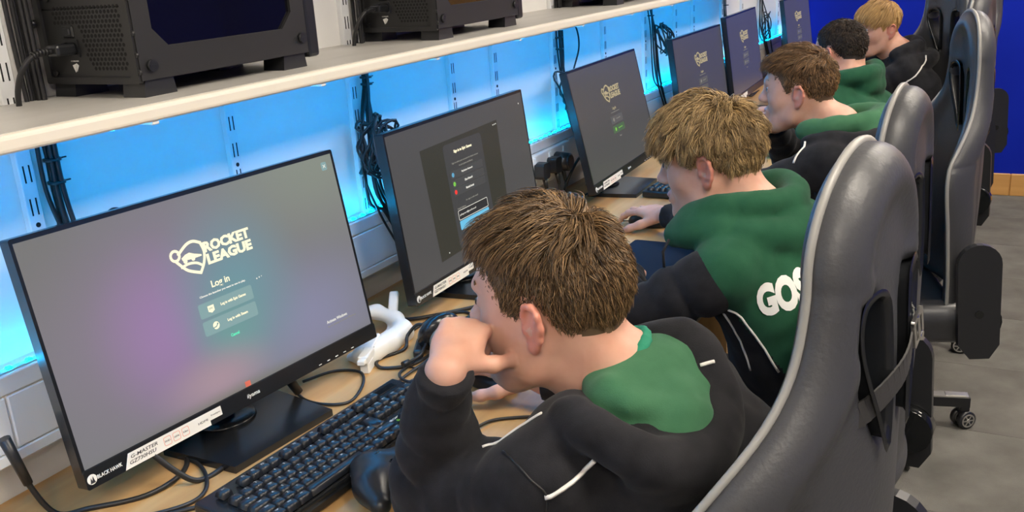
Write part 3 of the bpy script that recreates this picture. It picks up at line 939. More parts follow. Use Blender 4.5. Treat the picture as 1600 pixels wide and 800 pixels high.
# strap with buckle through the rear holes of the nearest chair
a = MB()
BMc = T(0, -.245, .478 - .025)
sp = [(-.088, .004, .512), (-.082, -.030, .520), (-.02, -.052, .545), (.03, -.050, .565), (.062, -.036, .588), (.070, .0, .595)]
sp = spline(sp, 6)
for i in range(len(sp) - 1):
    p, q = Vector(sp[i]), Vector(sp[i + 1]); d = (q - p)
    L = d.length; d.normalize(); up = Vector((-d.z * .0, 0, 1)); up = (up - d * up.dot(d)).normalized(); nn = d.cross(up)
    R3 = Matrix((d, nn, up)).transposed()
    a.box((p + q) / 2, (L * 1.15, .0022, .030), R=R3)
stp = a.build('strap', M_strap, c1, BMc)
a = MB(); a.ring(rrect(-.018, -.020, .018, .020, .004), rrect(-.011, -.013, .011, .013, .002), .004, T(.048, -.049, .578) @ rot('Y', -.4) @ XZ)
a.box((.048, -.052, .578), (.006, .004, .036), .001, R=Matrix.Rotation(-.4, 3, 'Y'), seg=1); a.cyl((.064, -.044, .562), (.064, -.054, .562), .006, n=10)
a.build('buckle', M_chrome, stp)
# ================================================================ computers on the shelf
M_hexhole = mat('vent_hole', (.004, .004, .004), .9)
M_card = mat('card_steel', (.16, .16, .155), .35, metal=.7)
def make_pc(label, x, y, yaw):
    """rear panel faces -x, glass side faces -y; origin at the rear near bottom corner"""
    W, D, H, F0 = .196, .374, .43, .020
    p = thing('desktop_computer', label, 'computer', (x, y, SZ), yaw, 'black computers on the shelf')
    a = MB()
    a.box((D / 2, W / 2 + .002, F0 + H / 2), (D - .012, W - .012, H - .004)); a.build('chassis', M_case, p)
    # rear panel built up around its openings
    a = MB(); Rm = Matrix(((0, 0, -1, 0), (-1, 0, 0, 0), (0, 1, 0, 0), (0, 0, 0, 1)))   # 2D (s,z): s runs from the far side to the near side, faces -x
    def rear(h): return T(.004 - h, W, 0) @ Rm
    a.ring(rrect(.0, F0, W, F0 + H, .004), rrect(.012, F0 + .010, W - .014, F0 + H - .012, .003), .008, rear(0))
    a.box((.0035, W / 2, F0 + .057), (.005, W - .02, .098)); a.box((.0035, W / 2, F0 + .118), (.005, W - .02, .02))
    a.box((.0035, .028, F0 + .27), (.005, .036, .30)); a.box((.0035, W - .016, F0 + .27), (.005, .026, .30))
    a.box((.0035, .056, F0 + .17), (.005, .062, .08)); a.box((.0035, W / 2, F0 + .41), (.005, W - .02, .03))
    a.build('rear_panel', M_case, p)
    # power supply vent: hexagons over the right of the panel, smaller field left of the switch
    h = MB()
    rowz = 0
    for r in range(14):
        for q in range(21):
            s_ = .036 + q * .0078 + (r % 2) * .0039
            z = F0 + .022 + r * .0066
            if s_ > W - .020: continue
            if z < F0 + .088 and s_ < .092 - (z - F0 - .05) * .25: continue
            h.prism([(s_ + .0029 * math.cos(k * PI / 3), z + .0029 * math.sin(k * PI / 3)) for k in range(6)], .0006, rear(.0026))
    tag(h.build('vent_holes', M_hexhole, p), kind='stuff')
    h = MB()
    for r in range(8):
        for q in range(6):
            s_ = .128 + q * .0105 + (r % 2) * .00525
            z = F0 + .137 + r * .0091
            if s_ > W - .026: continue
            h.prism([(s_ + .0044 * math.cos(k * PI / 3 + .52), z + .0044 * math.sin(k * PI / 3 + .52)) for k in range(6)], .0006, rear(.0026))
    tag(h.build('fan_grille_holes', M_hexhole, p), kind='stuff')
    a = MB(); a.box((.001, W - .062, F0 + .075), (.006, .024, .018), .002, seg=1); a.box((-.002, W - .062, F0 + .075), (.004, .014, .011), .0015, seg=1); a.build('power_switch', M_black, p)
    a = MB(); a.ring(rrect(.048, F0 + .038, .080, F0 + .064, .003), rrect(.052, F0 + .042, .076, F0 + .060, .002), .004, rear(.002)); a.build('power_inlet', M_black, p)
    for k in range(4):
        b_ = MB(); b_.box((.0, W - .085, F0 + .135 + k * .0195), (.004, .086, .0135), .001, seg=1)
        br = b_.build('slot_cover', M_card if k == 1 else M_slot, p)
        if k == 1:
            h = MB()
            for q in range(14): h.box((-.0022, W - .050 - q * .0052, F0 + .135 + k * .0195), (.0008, .0026, .0085))
            tag(h.build('slot_vents', M_hexhole, br), kind='stuff')
    for s_, z in ((.020, .016), (.195, .070), (.195, .040), (.125, .122), (.030, .122), (.196, .016), (.196, .118)):
        b_ = MB(); b_.cyl((.001, W - s_, F0 + z), (-.003, W - s_, F0 + z), .0042, n=12); b_.box((-.0032, W - s_, F0 + z), (.0006, .006, .0014)); b_.build('screw', M_slot, p)
    b_ = MB(); b_.cyl((.002, W + .004, F0 + .088), (-.012, W + .004, F0 + .088), .006, n=14); b_.build('thumb_screw', M_black, p)
    a = MB(); a.prism([(.058, F0 + .027), (.0665, F0 + .0295), (.0645, F0 + .019), (.0625, F0 + .0165)], .0004, rear(.0034)); a.prism([(.067, F0 + .030), (.0715, F0 + .0265), (.0655, F0 + .0175)], .0004, rear(.0034))
    a.build('sail_emblem', M_print_w, p)
    text_mesh('maker_text', 'CORSAIR', .005, M_print_w, p, rear(.0036) @ T(.0645, F0 + .033, 0), width=.017, height=.0020)
    # side panel with chamfered window
    x0, x1, z0, z1 = .0, .364, F0 + .004, F0 + H
    def cham(a0, b0, a1, b1, c): return [(a0 + c, b0), (a1 - c, b0), (a1, b0 + c), (a1, b1 - c), (a1 - c, b1), (a0 + c, b1), (a0, b1 - c), (a0, b0 + c)]
    a = MB(); a.ring([(x0, z0), (x1, z0), (x1, z0 + .001), (x1, z1), (x1 - .001, z1), (x0 + .001, z1), (x0, z1 - .001), (x0, z0 + .001)], cham(.032, z0 + .044, .330, z1 - .03, .026), .006, T(0, .004, 0) @ XZ)
    sp_ = a.build('side_panel', M_case, p)
    a = MB(); a.box(((x0 + x1) / 2, .0045, (z0 + z1) / 2 + .01), (.33, .003, .39)); a.build('window_glass', M_glass, p)
    for xx, zz in ((.020, z0 + .020), (.348, z0 + .026), (.020, z1 - .02), (.348, z1 - .02)):
        b_ = MB(); b_.cyl((xx, -.001, zz), (xx, -.008, zz), .0085, n=18); b_.box((xx, -.0082, zz), (.013, .0008, .0022)); b_.build('thumb_screw', M_black, p)
    a = MB(); a.box((D + .010, W / 2, F0 + H / 2 - .004), (.030, W - .002, H + .004), .006); a.build('front_panel', M_black, p)
    for xx in (.004, .300):
        for yy in (.002, W - .047):
            a = MB(); a.prism([(xx + .0, -.001), (xx + .060, -.001), (xx + .056, F0 + .003), (xx + .004, F0 + .003)], .045, T(0, yy + .045, .0012) @ XZ); a.build('foot', M_black, p)
    return p
pcs = [make_pc('nearest black computer on the shelf, honeycomb rear vents and dark side window', .946, 1.097, .0),
       make_pc('second black computer on the shelf counted from the camera', 1.734, 1.097, .0),
       make_pc('third computer along the shelf, only its feet and bottom edge in view', 2.745, 1.097, .0)]
# ---------------------------------------------------------------- power leads at the computers
def lead(px, label):
    o = thing('power_lead', label, 'cable', (px, 1.097 + .132, SZ + .071))
    a = MB(); a.box((-.018, 0, 0), (.034, .026, .016), .004); a.build('plug', M_black, o)
    a = MB(); P = spline([(-.034, 0, 0), (-.06, .002, -.002), (-.078, .010, -.020), (-.084, .022, -.05), (-.082, .030, -.085)], 6)
    a.tube(P, .0042, 8)
    for k in range(5): a.cyl(P[2 + k], P[3 + k], .0056, n=10)
    a.build('lead', M_cable, o)
lead(.946, 'black power lead curving out of the rear of the nearest computer')
lead(1.734, 'black power lead curving out of the rear of the second computer')
# ================================================================ cables behind the monitors
CG = 'black cables hanging on the wall'
def hang(x, label, seed, coil=None, dz=0.0, n=5, below=1.275, stem_to=1.12, thick=.0034, top=SZ + .3, spread=.02):
    """a tied bundle of leads that comes down through the shelf, fans out and loops"""
    r = np.random.default_rng(seed)
    root = thing('cable_bundle', label, 'cable', (x, 1.285, .95), group=CG)
    Z0 = .95
    for k in range(n):
        ox, oy = r.normal(0, .006), r.uniform(-.012, .008)
        P = [(ox, oy, top - Z0), (ox * 1.2, oy, (top + below) / 2 - Z0), (ox, oy, below - Z0), (ox + r.normal(0, .004), oy, stem_to + .05 - Z0)]
        sp = r.normal(0, spread)
        P += [(sp, oy - .01, stem_to - .04 - Z0), (sp * 1.6, oy - .02, 1.0 - Z0 + r.normal(0, .02)), (sp * 1.2 + .02, -.030, .93 - Z0), (sp + .05, -.05, .83 - Z0), (sp * 2 + .08, -.08 - r.uniform(0, .03), .745 - Z0), (sp * 2 + .2 + r.uniform(0, .1), -.10, .737 - Z0)]
        a = MB(); a.tube(spline(P, 6), thick * r.uniform(.75, 1.15), 6); a.build('lead', M_cable, root)
    if coil:
        cx, cz, rx, rz, nl, til = coil
        for k in range(nl):
            a_ = r.uniform(.65, 1.1); ph = r.uniform(0, 6)
            P = [(cx + r.normal(0, .004) + rx * a_ * math.cos(t) + til * rz * a_ * math.sin(t), -.022 - .006 * k + .012 * math.sin(t * 2 + ph), cz - Z0 + rz * a_ * math.sin(t) * (1 + .1 * math.sin(t + ph))) for t in np.linspace(0, 2 * PI, 26)[:-1]]
            a = MB(); a.tube(P, .0030, 6, closed=True); a.build('loop', M_cable, root)
        a = MB(); a.box((cx, -.03, cz + rz * .8 - Z0), (.016, .03, .006), .002, seg=1); a.build('cable_tie', M_black, root)
    for z in (stem_to + .06, below - .06):
        a = MB(); a.cyl((0, -.002, z - Z0 - .002), (0, -.002, z - Z0 + .002), .0135, n=12); a.box((.018, -.004, z - Z0), (.010, .003, .002)); a.build('cable_tie', M_black, root)
    return root
hang(.915, 'black cable bundle at left, hanging behind the nearest monitor', 1, None, n=7, thick=.0042, spread=.012)
hang(1.715, 'tangled black cable bundle with coiled loops, between the first and second monitor', 2, (-.052, 1.085, .034, .062, 12, .1), n=7, thick=.0036, stem_to=1.17)
hang(2.725, 'black cable bundle with thin round loops, left of the third monitor', 3, (-.02, 1.055, .045, .065, 3, -.5), n=5, thick=.0034)
hang(3.555, 'black cable bundle with an oval coil, right of the third monitor', 4, (.06, 1.12, .05, .06, 6, -.6), n=5, thick=.0034, stem_to=1.2, spread=.012)
hang(4.60, 'black cable bundle left of the fifth monitor', 5, (.03, 1.06, .03, .05, 2, .3), n=4)
hang(5.30, 'black cable bundle in front of the wall corner, beside the last monitor', 6, (.0, 1.02, .06, .07, 3, .2), n=5, spread=.05)
cable('cable', [(.955, 1.26, .80), (.955, 1.262, 1.02), (.968, 1.258, 1.105), (.992, 1.255, 1.118), (1.008, 1.255, 1.08), (1.012, 1.255, .98), (1.02, 1.23, .86)], .0042, 'thin black cable arched above the top edge of the nearest monitor')
cable('cable', [(2.80, 1.285, 1.27), (2.84, 1.275, 1.23), (2.845, 1.272, 1.17), (2.80, 1.275, 1.10), (2.76, 1.275, 1.02)], .0028, 'single thin cable bowed out above the third monitor')
# plugs in the socket
for i, (px, big) in enumerate(((2.445, 0), (2.53, 0), (2.575, 1))):
    o = thing('mains_plug', ['black mains plug in the left of the wall socket', 'flat black mains plug in the middle of the wall socket', 'large round black power adapter in the right of the wall socket'][i], 'plug', (px, 1.241, .858))
    a = MB()
    if big: a.cyl((0, 0, 0), (0, -.045, 0), .030, .027, n=24); a.cyl((0, -.045, 0), (0, -.05, 0), .027, .020, n=24)
    else: a.prism(rrect(-.022, -.024, .022, .024, .010), .030, T(0, 0, 0) @ XZ)
    a.build('plug_body', M_black, o)
    a = MB(); a.cyl((0, -.02, -.02), (.002, -.026, -.058), .008, .005, n=10)
    a.tube(spline([(.002, -.026, -.055), (.004, -.030, -.10), (.012 + .02 * i, -.045, -.1255), (.08 + .05 * i, -.05, -.1255)], 6), .0032, 7)
    a.build('plug_lead', M_cable, o)
zz = DZ + .0036
cable('cable', [(2.60, 1.235, zz), (2.60, 1.22, .79), (2.66, 1.20, .855), (2.74, 1.19, .85), (2.80, 1.20, .80)], .0045, 'thick black cable arching beside the wall socket')
cable('cable', [(.700, 1.21, .86), (.712, 1.205, .80), (.735, 1.19, zz), (.765, 1.15, zz), (.82, 1.10, zz), (.88, 1.09, zz + .004), (.93, 1.13, zz), (.96, 1.21, zz)], .0042, 'black monitor lead on the desk at the lower left corner')
a = MB(); a.cyl((.700, 1.21, .868), (.715, 1.204, .79), .0085, .0065, n=10)
tag(a.build('cable_connector', M_black), 'slim black cable connector by the lower left corner of the nearest monitor', 'connector')
cable('cable', [(.74, 1.05, zz), (.78, 1.04, zz), (.84, .99, zz), (.87, .955, zz), (.905, .97, zz + .012)], .0033, 'black keyboard cable at the lower left, running to the keyboard')
cable('cable', [(1.26, 1.16, zz), (1.20, 1.14, zz + .01), (1.17, 1.09, zz), (1.165, 1.035, zz), (1.19, 1.0, zz), (1.255, 1.02, zz), (1.30, 1.06, zz), (1.285, 1.11, zz), (1.22, 1.13, zz + .004)], .0028, 'thin black cable looped on the desk between stand and keyboard')
# black video connector hanging behind the nearest monitor
a = MB(); a.cyl((1.150, 1.115, .80), (1.168, 1.095, .745), .010, .008, n=10); a.tube(spline([(1.15, 1.115, .80), (1.14, 1.14, .83), (1.10, 1.15, .86)], 5), .004, 7)
tag(a.build('video_lead', M_cable), 'black lead with moulded plug hanging behind the nearest monitor', 'cable')

# ---------------------------------------------------------------- keyboard of the nearest boy
M_key = mat('keycap_black', (.010, .012, .016), .32, bump=(400, .05, .0004))
KX, KY, KA = .8274, .9426, -.0613
kb = thing('keyboard', 'black full-size mechanical keyboard with white key legends in front of the nearest monitor', 'keyboard', (KX, KY, DZ), KA, 'black keyboards')
U = .01905
tilt_k = .075
KM = T(0, 0, .0235) @ rot('X', tilt_k)
a = MB(); a.box((10.05 * U, -2.35 * U + .002, .0), (22.9 * U + .012, 6.5 * U + .016, .020), .004)
a.prism([(-.008, -6.1 * U), (22 * U - .002, -6.1 * U), (22 * U - .012, -6.1 * U - .012), (.004, -6.1 * U - .012)], .010, T(0, .012, -.010))
kcase = a.build('case', M_satin, kb, KM)
a = MB(); a.box((18.85 * U, .45 * U, .0105), (3.9 * U, .75 * U, .002), .0008, seg=1); a.build('media_bar', M_gloss, kcase)
text_mesh('maker_text', 'CORSAIR', .006, M_print_w, kb, KM @ T(7.6 * U, -6.02 * U - .002, .0002 + .0102), width=.024, height=.0032)
text_mesh('model_text', 'MECHANICAL', .006, M_print_w, kb, KM @ T(16.3 * U, -3.55 * U, .0108), width=.05, height=.0042)
text_mesh('model_text', 'GAMING', .006, M_ui_lime, kb, KM @ T(16.3 * U, -3.95 * U, .0108), width=.026, height=.005)
KC = {}
def keymesh(wu, du=1.0):
    k = (wu, du)
    if k not in KC:
        w_, d_ = wu * U / 2 - .0006, du * U / 2 - .0006
        V = []
        for z, i, jy in ((0, 0, 0), (.0065, .0012, 0), (.0092, .0030, -.0008), (.0098, .0038, -.0009)):
            V += [(-w_ + i, -d_ + i * .8 + jy, z), (w_ - i, -d_ + i * .8 + jy, z), (w_ - i, d_ - i + jy, z), (-w_ + i, d_ - i + jy, z)]
        F = [(4 * l + k_, 4 * l + (k_ + 1) % 4, 4 * l + 4 + (k_ + 1) % 4, 4 * l + 4 + k_) for l in range(3) for k_ in range(4)] + [(12, 13, 14, 15)]
        KC[k] = np_mesh('key', V, [F], M_key)
    return KC[k]
legend = []
def key(u, row, wu=1.0, du=1.0, txt=''):
    z = .0105 + .0012 * abs(row - 2.2) 
    y = [0, -1.3, -2.3, -3.3, -4.3, -5.3][row]
    o = link(bpy.data.objects.new('key', keymesh(wu, du)), kb, KM @ T((u + wu / 2 - .5) * U, (y - (du - 1) / 2) * U, z))
    if txt: legend.append((txt, (u + wu / 2 - .5) * U, (y + .12) * U, z + .0102))
for i, t_ in enumerate(['Esc', None, 'F1', 'F2', 'F3', 'F4']):
    if t_: key(i, 0, txt=t_)
for i in range(4): key(6.5 + i, 0, txt='F%d' % (5 + i)); key(11 + i, 0, txt='F%d' % (9 + i))
for i, t_ in enumerate(('Prt', 'Scr', 'Brk')): key(15.25 + i, 0, txt=t_)
for i, t_ in enumerate('`1234567890-='): key(i, 1, txt=t_)
key(13, 1, 2, txt='Back')
key(0, 2, 1.5, txt='Tab')
for i, t_ in enumerate('QWERTYUIOP[]'): key(1.5 + i, 2, txt=t_)
key(13.75, 2, 1.25, 2, txt='Ent')
key(0, 3, 1.75, txt='Caps')
for i, t_ in enumerate("ASDFGHJKL;'#"): key(1.75 + i, 3, txt=t_)
key(0, 4, 1.25, txt='Shift'); 
for i, t_ in enumerate("\\ZXCVBNM,./"): key(1.25 + i, 4, txt=t_)
key(12.25, 4, 2.75, txt='Shift')
for u, w_, t_ in ((0, 1.25, 'Ctrl'), (1.25, 1.25, 'Win'), (2.5, 1.25, 'Alt'), (3.75, 6.25, ''), (10, 1.25, 'Alt'), (11.25, 1.25, 'Fn'), (12.5, 1.25, 'Menu'), (13.75, 1.25, 'Ctrl')): key(u, 5, w_, txt=t_)
for r_, l_ in ((1, ('Ins', 'Hm', 'PU')), (2, ('Del', 'End', 'PD'))):
    for i, t_ in enumerate(l_): key(15.25 + i, r_, txt=t_)
key(16.25, 4, txt='^')
for i, t_ in enumerate('<v>'): key(15.25 + i, 5, txt=t_)
for r_, l_ in ((1, ('Num', '/', '*', '-')), (2, '789'), (3, '456'), (4, '123')):
    for i, t_ in enumerate(l_): key(18.5 + i, r_, txt=t_)
key(21.5, 2, 1, 2, txt='+'); key(21.5, 4, 1, 2, txt='Ent'); key(18.5, 5, 2, txt='0'); key(20.5, 5, txt='.')
# legends: flat print on the caps, one joined part
LV, LF, nv = [], [], 0
M_legend = mat('key_legend', (.42, .46, .48), .5)
for t_, x_, y_, z_ in legend:
    cu = bpy.data.curves.new('t', 'FONT'); cu.body = t_; cu.size = .0054 if len(t_) < 3 else .0038; cu.align_x = 'CENTER'; cu.align_y = 'CENTER'; cu.resolution_u = 0; cu.offset = .0001
    o = bpy.data.objects.new('t', cu); COL.objects.link(o)
    me = o.to_mesh(); me.calc_loop_triangles()
    co = np.zeros(len(me.vertices) * 3, np.float32); me.vertices.foreach_get('co', co); co = co.reshape(-1, 3)
    tri = np.zeros(len(me.loop_triangles) * 3, np.int32); me.loop_triangles.foreach_get('vertices', tri)
    LV.append(co + np.array([x_, y_ - .0006, z_])); LF.append(tri.reshape(-1, 3) + nv); nv += len(co)
    bpy.data.objects.remove(o); bpy.data.curves.remove(cu)
me = np_mesh('key_legends', np.concatenate(LV), [np.concatenate(LF)], M_legend)
tag(link(bpy.data.objects.new('key_legends', me), kb, KM), kind='stuff')

# ---------------------------------------------------------------- controller, mouse, headset, white holder
def gamepad(loc, rz, label):
    o = thing('game_controller', label, 'controller', loc, rz)
    s = Sculpt()
    s.ell((0, .010, .026), (.062, .036, .020), k=.01)
    for q in (-1, 1):
        s.chain([(q * .045, .012, .027), (q * .060, -.025, .025), (q * .066, -.068, .019)], [.027, .021, .0155], k=.03)
        s.ell((q * .046, .034, .026), (.022, .014, .014), k=.015)
    s.build('body', .0030, [M_black], o)
    for x_, y_ in ((-.038, .014), (.020, -.010)):
        a = MB(); a.cyl((x_, y_, .042), (x_, y_, .052), .006, n=12); a.lathe([(.008, .050), (.0095, .054), (.008, .056), (.003, .0545)], T(x_, y_, 0), 18); a.build('thumb_stick', M_satin, o)
    for k in range(4):
        t = k * PI / 2
        a = MB(); a.cyl((.040 + .011 * math.cos(t), .014 + .011 * math.sin(t), .040), (.040 + .011 * math.cos(t), .014 + .011 * math.sin(t), .0485), .0048, n=12); a.build('action_button', M_gloss, o)
    a = MB(); a.box((-.020, -.010, .045), (.020, .007, .005), .001, seg=1); a.box((-.020, -.010, .045), (.007, .020, .005), .001, seg=1); a.build('direction_pad', M_satin, o)
    for q in (-1, 1):
        a = MB(); a.box((q * .046, .045, .030), (.030, .010, .012), .004); a.build('trigger', M_gloss, o)
    return o
gamepad((1.005, .760, DZ + .001), -.55, 'black game controller lying against the keyboard, beside the nearest boy\'s sleeve')
def mouse(loc, rz, label, pts=None):
    o = thing('computer_mouse', label, 'mouse', loc, rz, 'computer mice')
    s = Sculpt(); s.ell((0, 0, .006), (.031, .060, .031), k=.01); s.box((0, 0, -.028), (.06, .09, .028), k=.006, sub=True)
    s.build('shell', .003, [M_black], o)
    a = MB(); a.cyl((-.004, .034, .029), (.004, .034, .029), .009, n=14); a.build('scroll_wheel', M_satin, o)
    a = MB(); a.tube(spline([(0, .056, .006), (0, .075, .004), (-.02, .12, .0032), (-.03, .20, .0032)], 6), .0018, 6); a.build('mouse_cord', M_cable, o)
    return o
mouse((1.345, .800, DZ), -.20, 'black mouse under the right hand of the nearest boy')
mouse((2.40, .885, DZ), -.15, 'black mouse under the hand of the fair-haired boy in green')
tag(cable('cable', [(1.16, .74, zz), (1.19, .735, zz + .003), (1.225, .72, zz), (1.26, .66, zz)], .0028, 'x'), 'thin black cable on the desk beside the sleeve of the nearest boy')
# headset lying on the desk
M_pad = mat('ear_pad_cloth', (.23, .21, .18), .8, bump=(300, .3, .001))
hsx = thing('headset', 'black headset with a grey ear pad lying on the desk behind the nearest boy\'s hand', 'headset', (1.50, .950, DZ), -.42)
s = Sculpt(); s.ell((-.055, 0, .040), (.048, .026, .044), k=.01, R=Matrix.Rotation(.45, 3, 'X')); s.ell((-.055, -.015, .036), (.030, .02, .030), k=.01, R=Matrix.Rotation(.45, 3, 'X'))
s.build('ear_cup', .0035, [M_satin], hsx)
s = Sculpt(); s.ell((-.052, -.022, .036), (.040, .014, .036), k=.01, R=Matrix.Rotation(.45, 3, 'X')); s.build('ear_pad', .0035, [M_pad], hsx)
s = Sculpt(); s.ell((.115, .02, .034), (.046, .024, .034), k=.01); s.build('ear_cup', .0035, [M_satin], hsx)
a = MB(); a.tube(spline([(-.055, .015, .060), (-.025, .045, .040), (.03, .060, .018), (.085, .050, .025), (.115, .03, .050)], 8), .007, 10); a.build('headband', M_satin, hsx)
a = MB(); a.tube(spline([(-.09, -.005, .03), (-.12, -.03, .02), (-.15, -.035, .016)], 6), .0028, 7); a.cyl((-.15, -.035, .016), (-.165, -.036, .015), .006, n=10); a.build('microphone', M_black, hsx)
ic = thing('cable_remote', 'small black in-line control box on the headset cable', 'remote', (1.425, 1.005, DZ), -.5)
a = MB(); a.box((0, 0, .010), (.020, .072, .018), .005, R=Matrix.Rotation(-.6, 3, 'Z')); a.build('remote_box', M_black, ic)
cable('cable', [(1.445, .975, .742), (1.46, 1.0, .765), (1.462, 1.03, .772), (1.45, 1.05, .75), (1.42, 1.04, zz), (1.36, 1.06, zz), (1.33, 1.03, zz), (1.36, .985, zz), (1.42, .975, zz)], .0036, 'thick black cable loop arched over the in-line control box')
cable('cable', [(1.45, .965, zz), (1.38, .96, zz + .004), (1.30, .965, zz), (1.262, .945, zz), (1.275, .915, zz), (1.34, .925, zz + .004), (1.43, .958, zz + .002)], .0030, 'black headset cable coiled flat on the desk, lower coil')
cable('cable', [(1.45, .955, zz), (1.39, .93, zz), (1.32, .918, zz + .006), (1.285, .935, zz + .006), (1.31, .975, zz + .006), (1.40, .985, zz)], .0030, 'black headset cable coiled flat on the desk, upper coil')
cable('cable', [(1.275, .915, zz + .003), (1.29, .88, zz), (1.32, .845, zz), (1.36, .80, zz)], .0028, 'black cable end running from the coil under the wrist of the nearest boy')
cable('cable', [(1.36, 1.085, zz), (1.44, 1.07, zz), (1.52, 1.08, zz), (1.60, 1.07, zz), (1.64, 1.03, zz), (1.61, .99, zz), (1.54, .985, zz), (1.49, 1.0, zz)], .0034, 'black cable curving over the desk from the white holder to the headset')
cable('cable', [(1.555, 1.20, zz), (1.56, 1.13, zz), (1.60, 1.07, zz + .004), (1.70, 1.01, zz), (1.78, .985, zz + .002), (1.86, .995, zz), (1.90, 1.04, zz + .012), (1.90, 1.10, zz + .012)], .0042, 'thick black cable looped around the stand of the second monitor')
wh = thing('headset_holder', 'white plastic holder with a curved arm behind the lower right corner of the nearest monitor', 'holder', (1.44, 1.11, DZ), .0)
s = Sculpt()
s.chain([(-.10, -.03, .020), (-.03, -.045, .022), (.03, -.036, .024), (.058, .0, .030), (.055, .045, .042), (.01, .075, .050)], [.019, .019, .017, .015, .014, .013], k=.012)
s.box((-.03, -.02, .008), (.075, .030, .008), rd=.006, k=.02)
s.build('arm', .0035, [M_white], wh)
a = MB(); a.box((.082, .020, .052), (.070, .020, .013), .004, R=Euler((0, -.45, .5)).to_matrix()); a.build('clip', M_white, wh)
us = thing('usb_adapter', 'small white plug with a black cord under the lower right corner of the nearest monitor', 'adapter', (1.318, 1.055, DZ), .35)
a = MB(); a.box((0, 0, .030), (.050, .020, .016), .003); a.box((-.03, 0, .030), (.014, .014, .009), .001, seg=1); a.box((.05, .004, .038), (.060, .022, .006), .002, R=Euler((0, -.1, 0)).to_matrix(), seg=1); a.box((0, 0, .011), (.036, .018, .022), .002, seg=1)
a.build('plug_body', M_white, us)
a = MB(); a.tube(spline([(.022, -.004, .033), (.06, .0, .034), (.085, .03, .055), (.105, .055, .10), (.13, .07, .13)], 6), .0024, 7); a.build('adapter_cord', M_cable, us)
# mat and keyboard of the second boy, snack packet
nm = thing('mouse_mat', 'dark navy mat on the desk in front of the fair-haired boy in green', 'mat', (2.03, .765, DZ), -.02)
a = MB(); a.prism(rrect(-.24, -.14, .22, .105, .008), .0035); a.build('mat_sheet', M_navy, nm)
kb2 = thing('keyboard', 'black keyboard in front of the third monitor, beside the hand of the fair-haired boy', 'keyboard', (2.90, .935, DZ), -.02, 'black keyboards')
a = MB(); a.box((0, 0, .012), (.44, .135, .020), .004); a.build('case', M_satin, kb2)
for r_ in range(6):
    for c_ in range(22):
        if (r_ == 0 and c_ in (1, 15)) or c_ in (15, 19): continue
        link(bpy.data.objects.new('key', keymesh(1.0)), kb2, T((c_ - 10.5) * U, (2.4 - r_) * U, .0215))
M_pack_g = mat('packet_green', (.10, .50, .02), .3, noise=(18, (.20, .62, .03), 2, .4, .6))
M_pack_y = mat('packet_yellow', (.75, .55, .03), .3, noise=(14, (.6, .30, .03), 2, .4, .6))
pk = thing('snack_packet', 'shiny green and yellow snack packet by the hand of the third boy', 'packet', (3.34, .762, DZ), .5)
s = Sculpt(); s.ell((0, 0, .045), (.045, .022, .05), k=.01); s.warp = lambda P: .0035 * fold_noise(P, 90)
s.build('upper_foil', .004, [M_pack_g], pk)
s = Sculpt(); s.ell((.005, -.012, .020), (.055, .026, .020), k=.01); s.warp = lambda P: .003 * fold_noise(P, 80, 2)
s.build('lower_foil', .004, [M_pack_y], pk)

cable('cable', [(.84, 1.10, .80), (.86, 1.075, .76), (.885, 1.055, zz), (.94, 1.05, zz), (1.0, 1.08, zz), (1.03, 1.14, zz)], .0046, 'thick black cable under the lower edge of the nearest monitor')
cable('cable', [(.755, 1.09, zz), (.775, 1.06, zz), (.83, 1.02, zz), (.875, 1.03, zz), (.92, 1.09, zz), (.93, 1.16, zz)], .0034, 'second black lead curling on the desk below the nearest monitor')
# ================================================================ people
M_skin = mat('skin', (.55, .29, .205), .5, noise=(26, (.63, .36, .265), 4, .3, .7), bump=(260, .10, .0007), sss=.25)
M_skin_pink = mat('skin_ear', (.60, .24, .17), .48, bump=(260, .10, .0007), sss=.3)
M_lip = mat('lip', (.52, .22, .19), .4)
M_cloth_k = mat('black_fleece', (.012, .012, .014), .92, noise=(40, (.020, .020, .023), 5, .3, .7), bump=(700, .35, .0012), sheen=.06, spec=.12)
M_cloth_g = mat('green_fleece', (.016, .075, .038), .9, noise=(30, (.022, .094, .048), 5, .3, .7), bump=(700, .35, .0012), sheen=.06, spec=.12)
M_cloth_g2 = mat('green_lining', (.040, .128, .064), .88, noise=(30, (.052, .15, .078), 5, .3, .7), bump=(500, .3, .0012), sheen=.06, spec=.12)
M_shirt = mat('emerald_collar', (.012, .22, .125), .8, bump=(500, .3, .001))
M_trouser = mat('dark_trousers', (.015, .016, .02), .9)
M_shoe = mat('shoe_rubber', (.02, .02, .022), .6)
M_cord = mat('reflective_cord', (.72, .70, .66), .4)
M_eye = mat('eye_white', (.75, .72, .70), .2)
M_iris = mat('iris', (.06, .09, .11), .15)

def hair_mat(name, lo, hi, rough=.42):
    m = bpy.data.materials.new(name); m.use_nodes = True
    nt = m.node_tree; b = nt.nodes['Principled BSDF']
    g = nt.nodes.new('ShaderNodeNewGeometry'); r = nt.nodes.new('ShaderNodeValToRGB')
    r.color_ramp.elements[0].color = (*lo, 1); r.color_ramp.elements[1].color = (*hi, 1)
    e = r.color_ramp.elements.new(.6); e.color = (*[(a * .55 + c * .45) for a, c in zip(lo, hi)], 1)
    nt.links.new(g.outputs['Random Per Island'], r.inputs[0]); nt.links.new(r.outputs[0], b.inputs['Base Color'])
    b.inputs['Roughness'].default_value = rough; b.inputs['Specular IOR Level'].default_value = .45
    return m

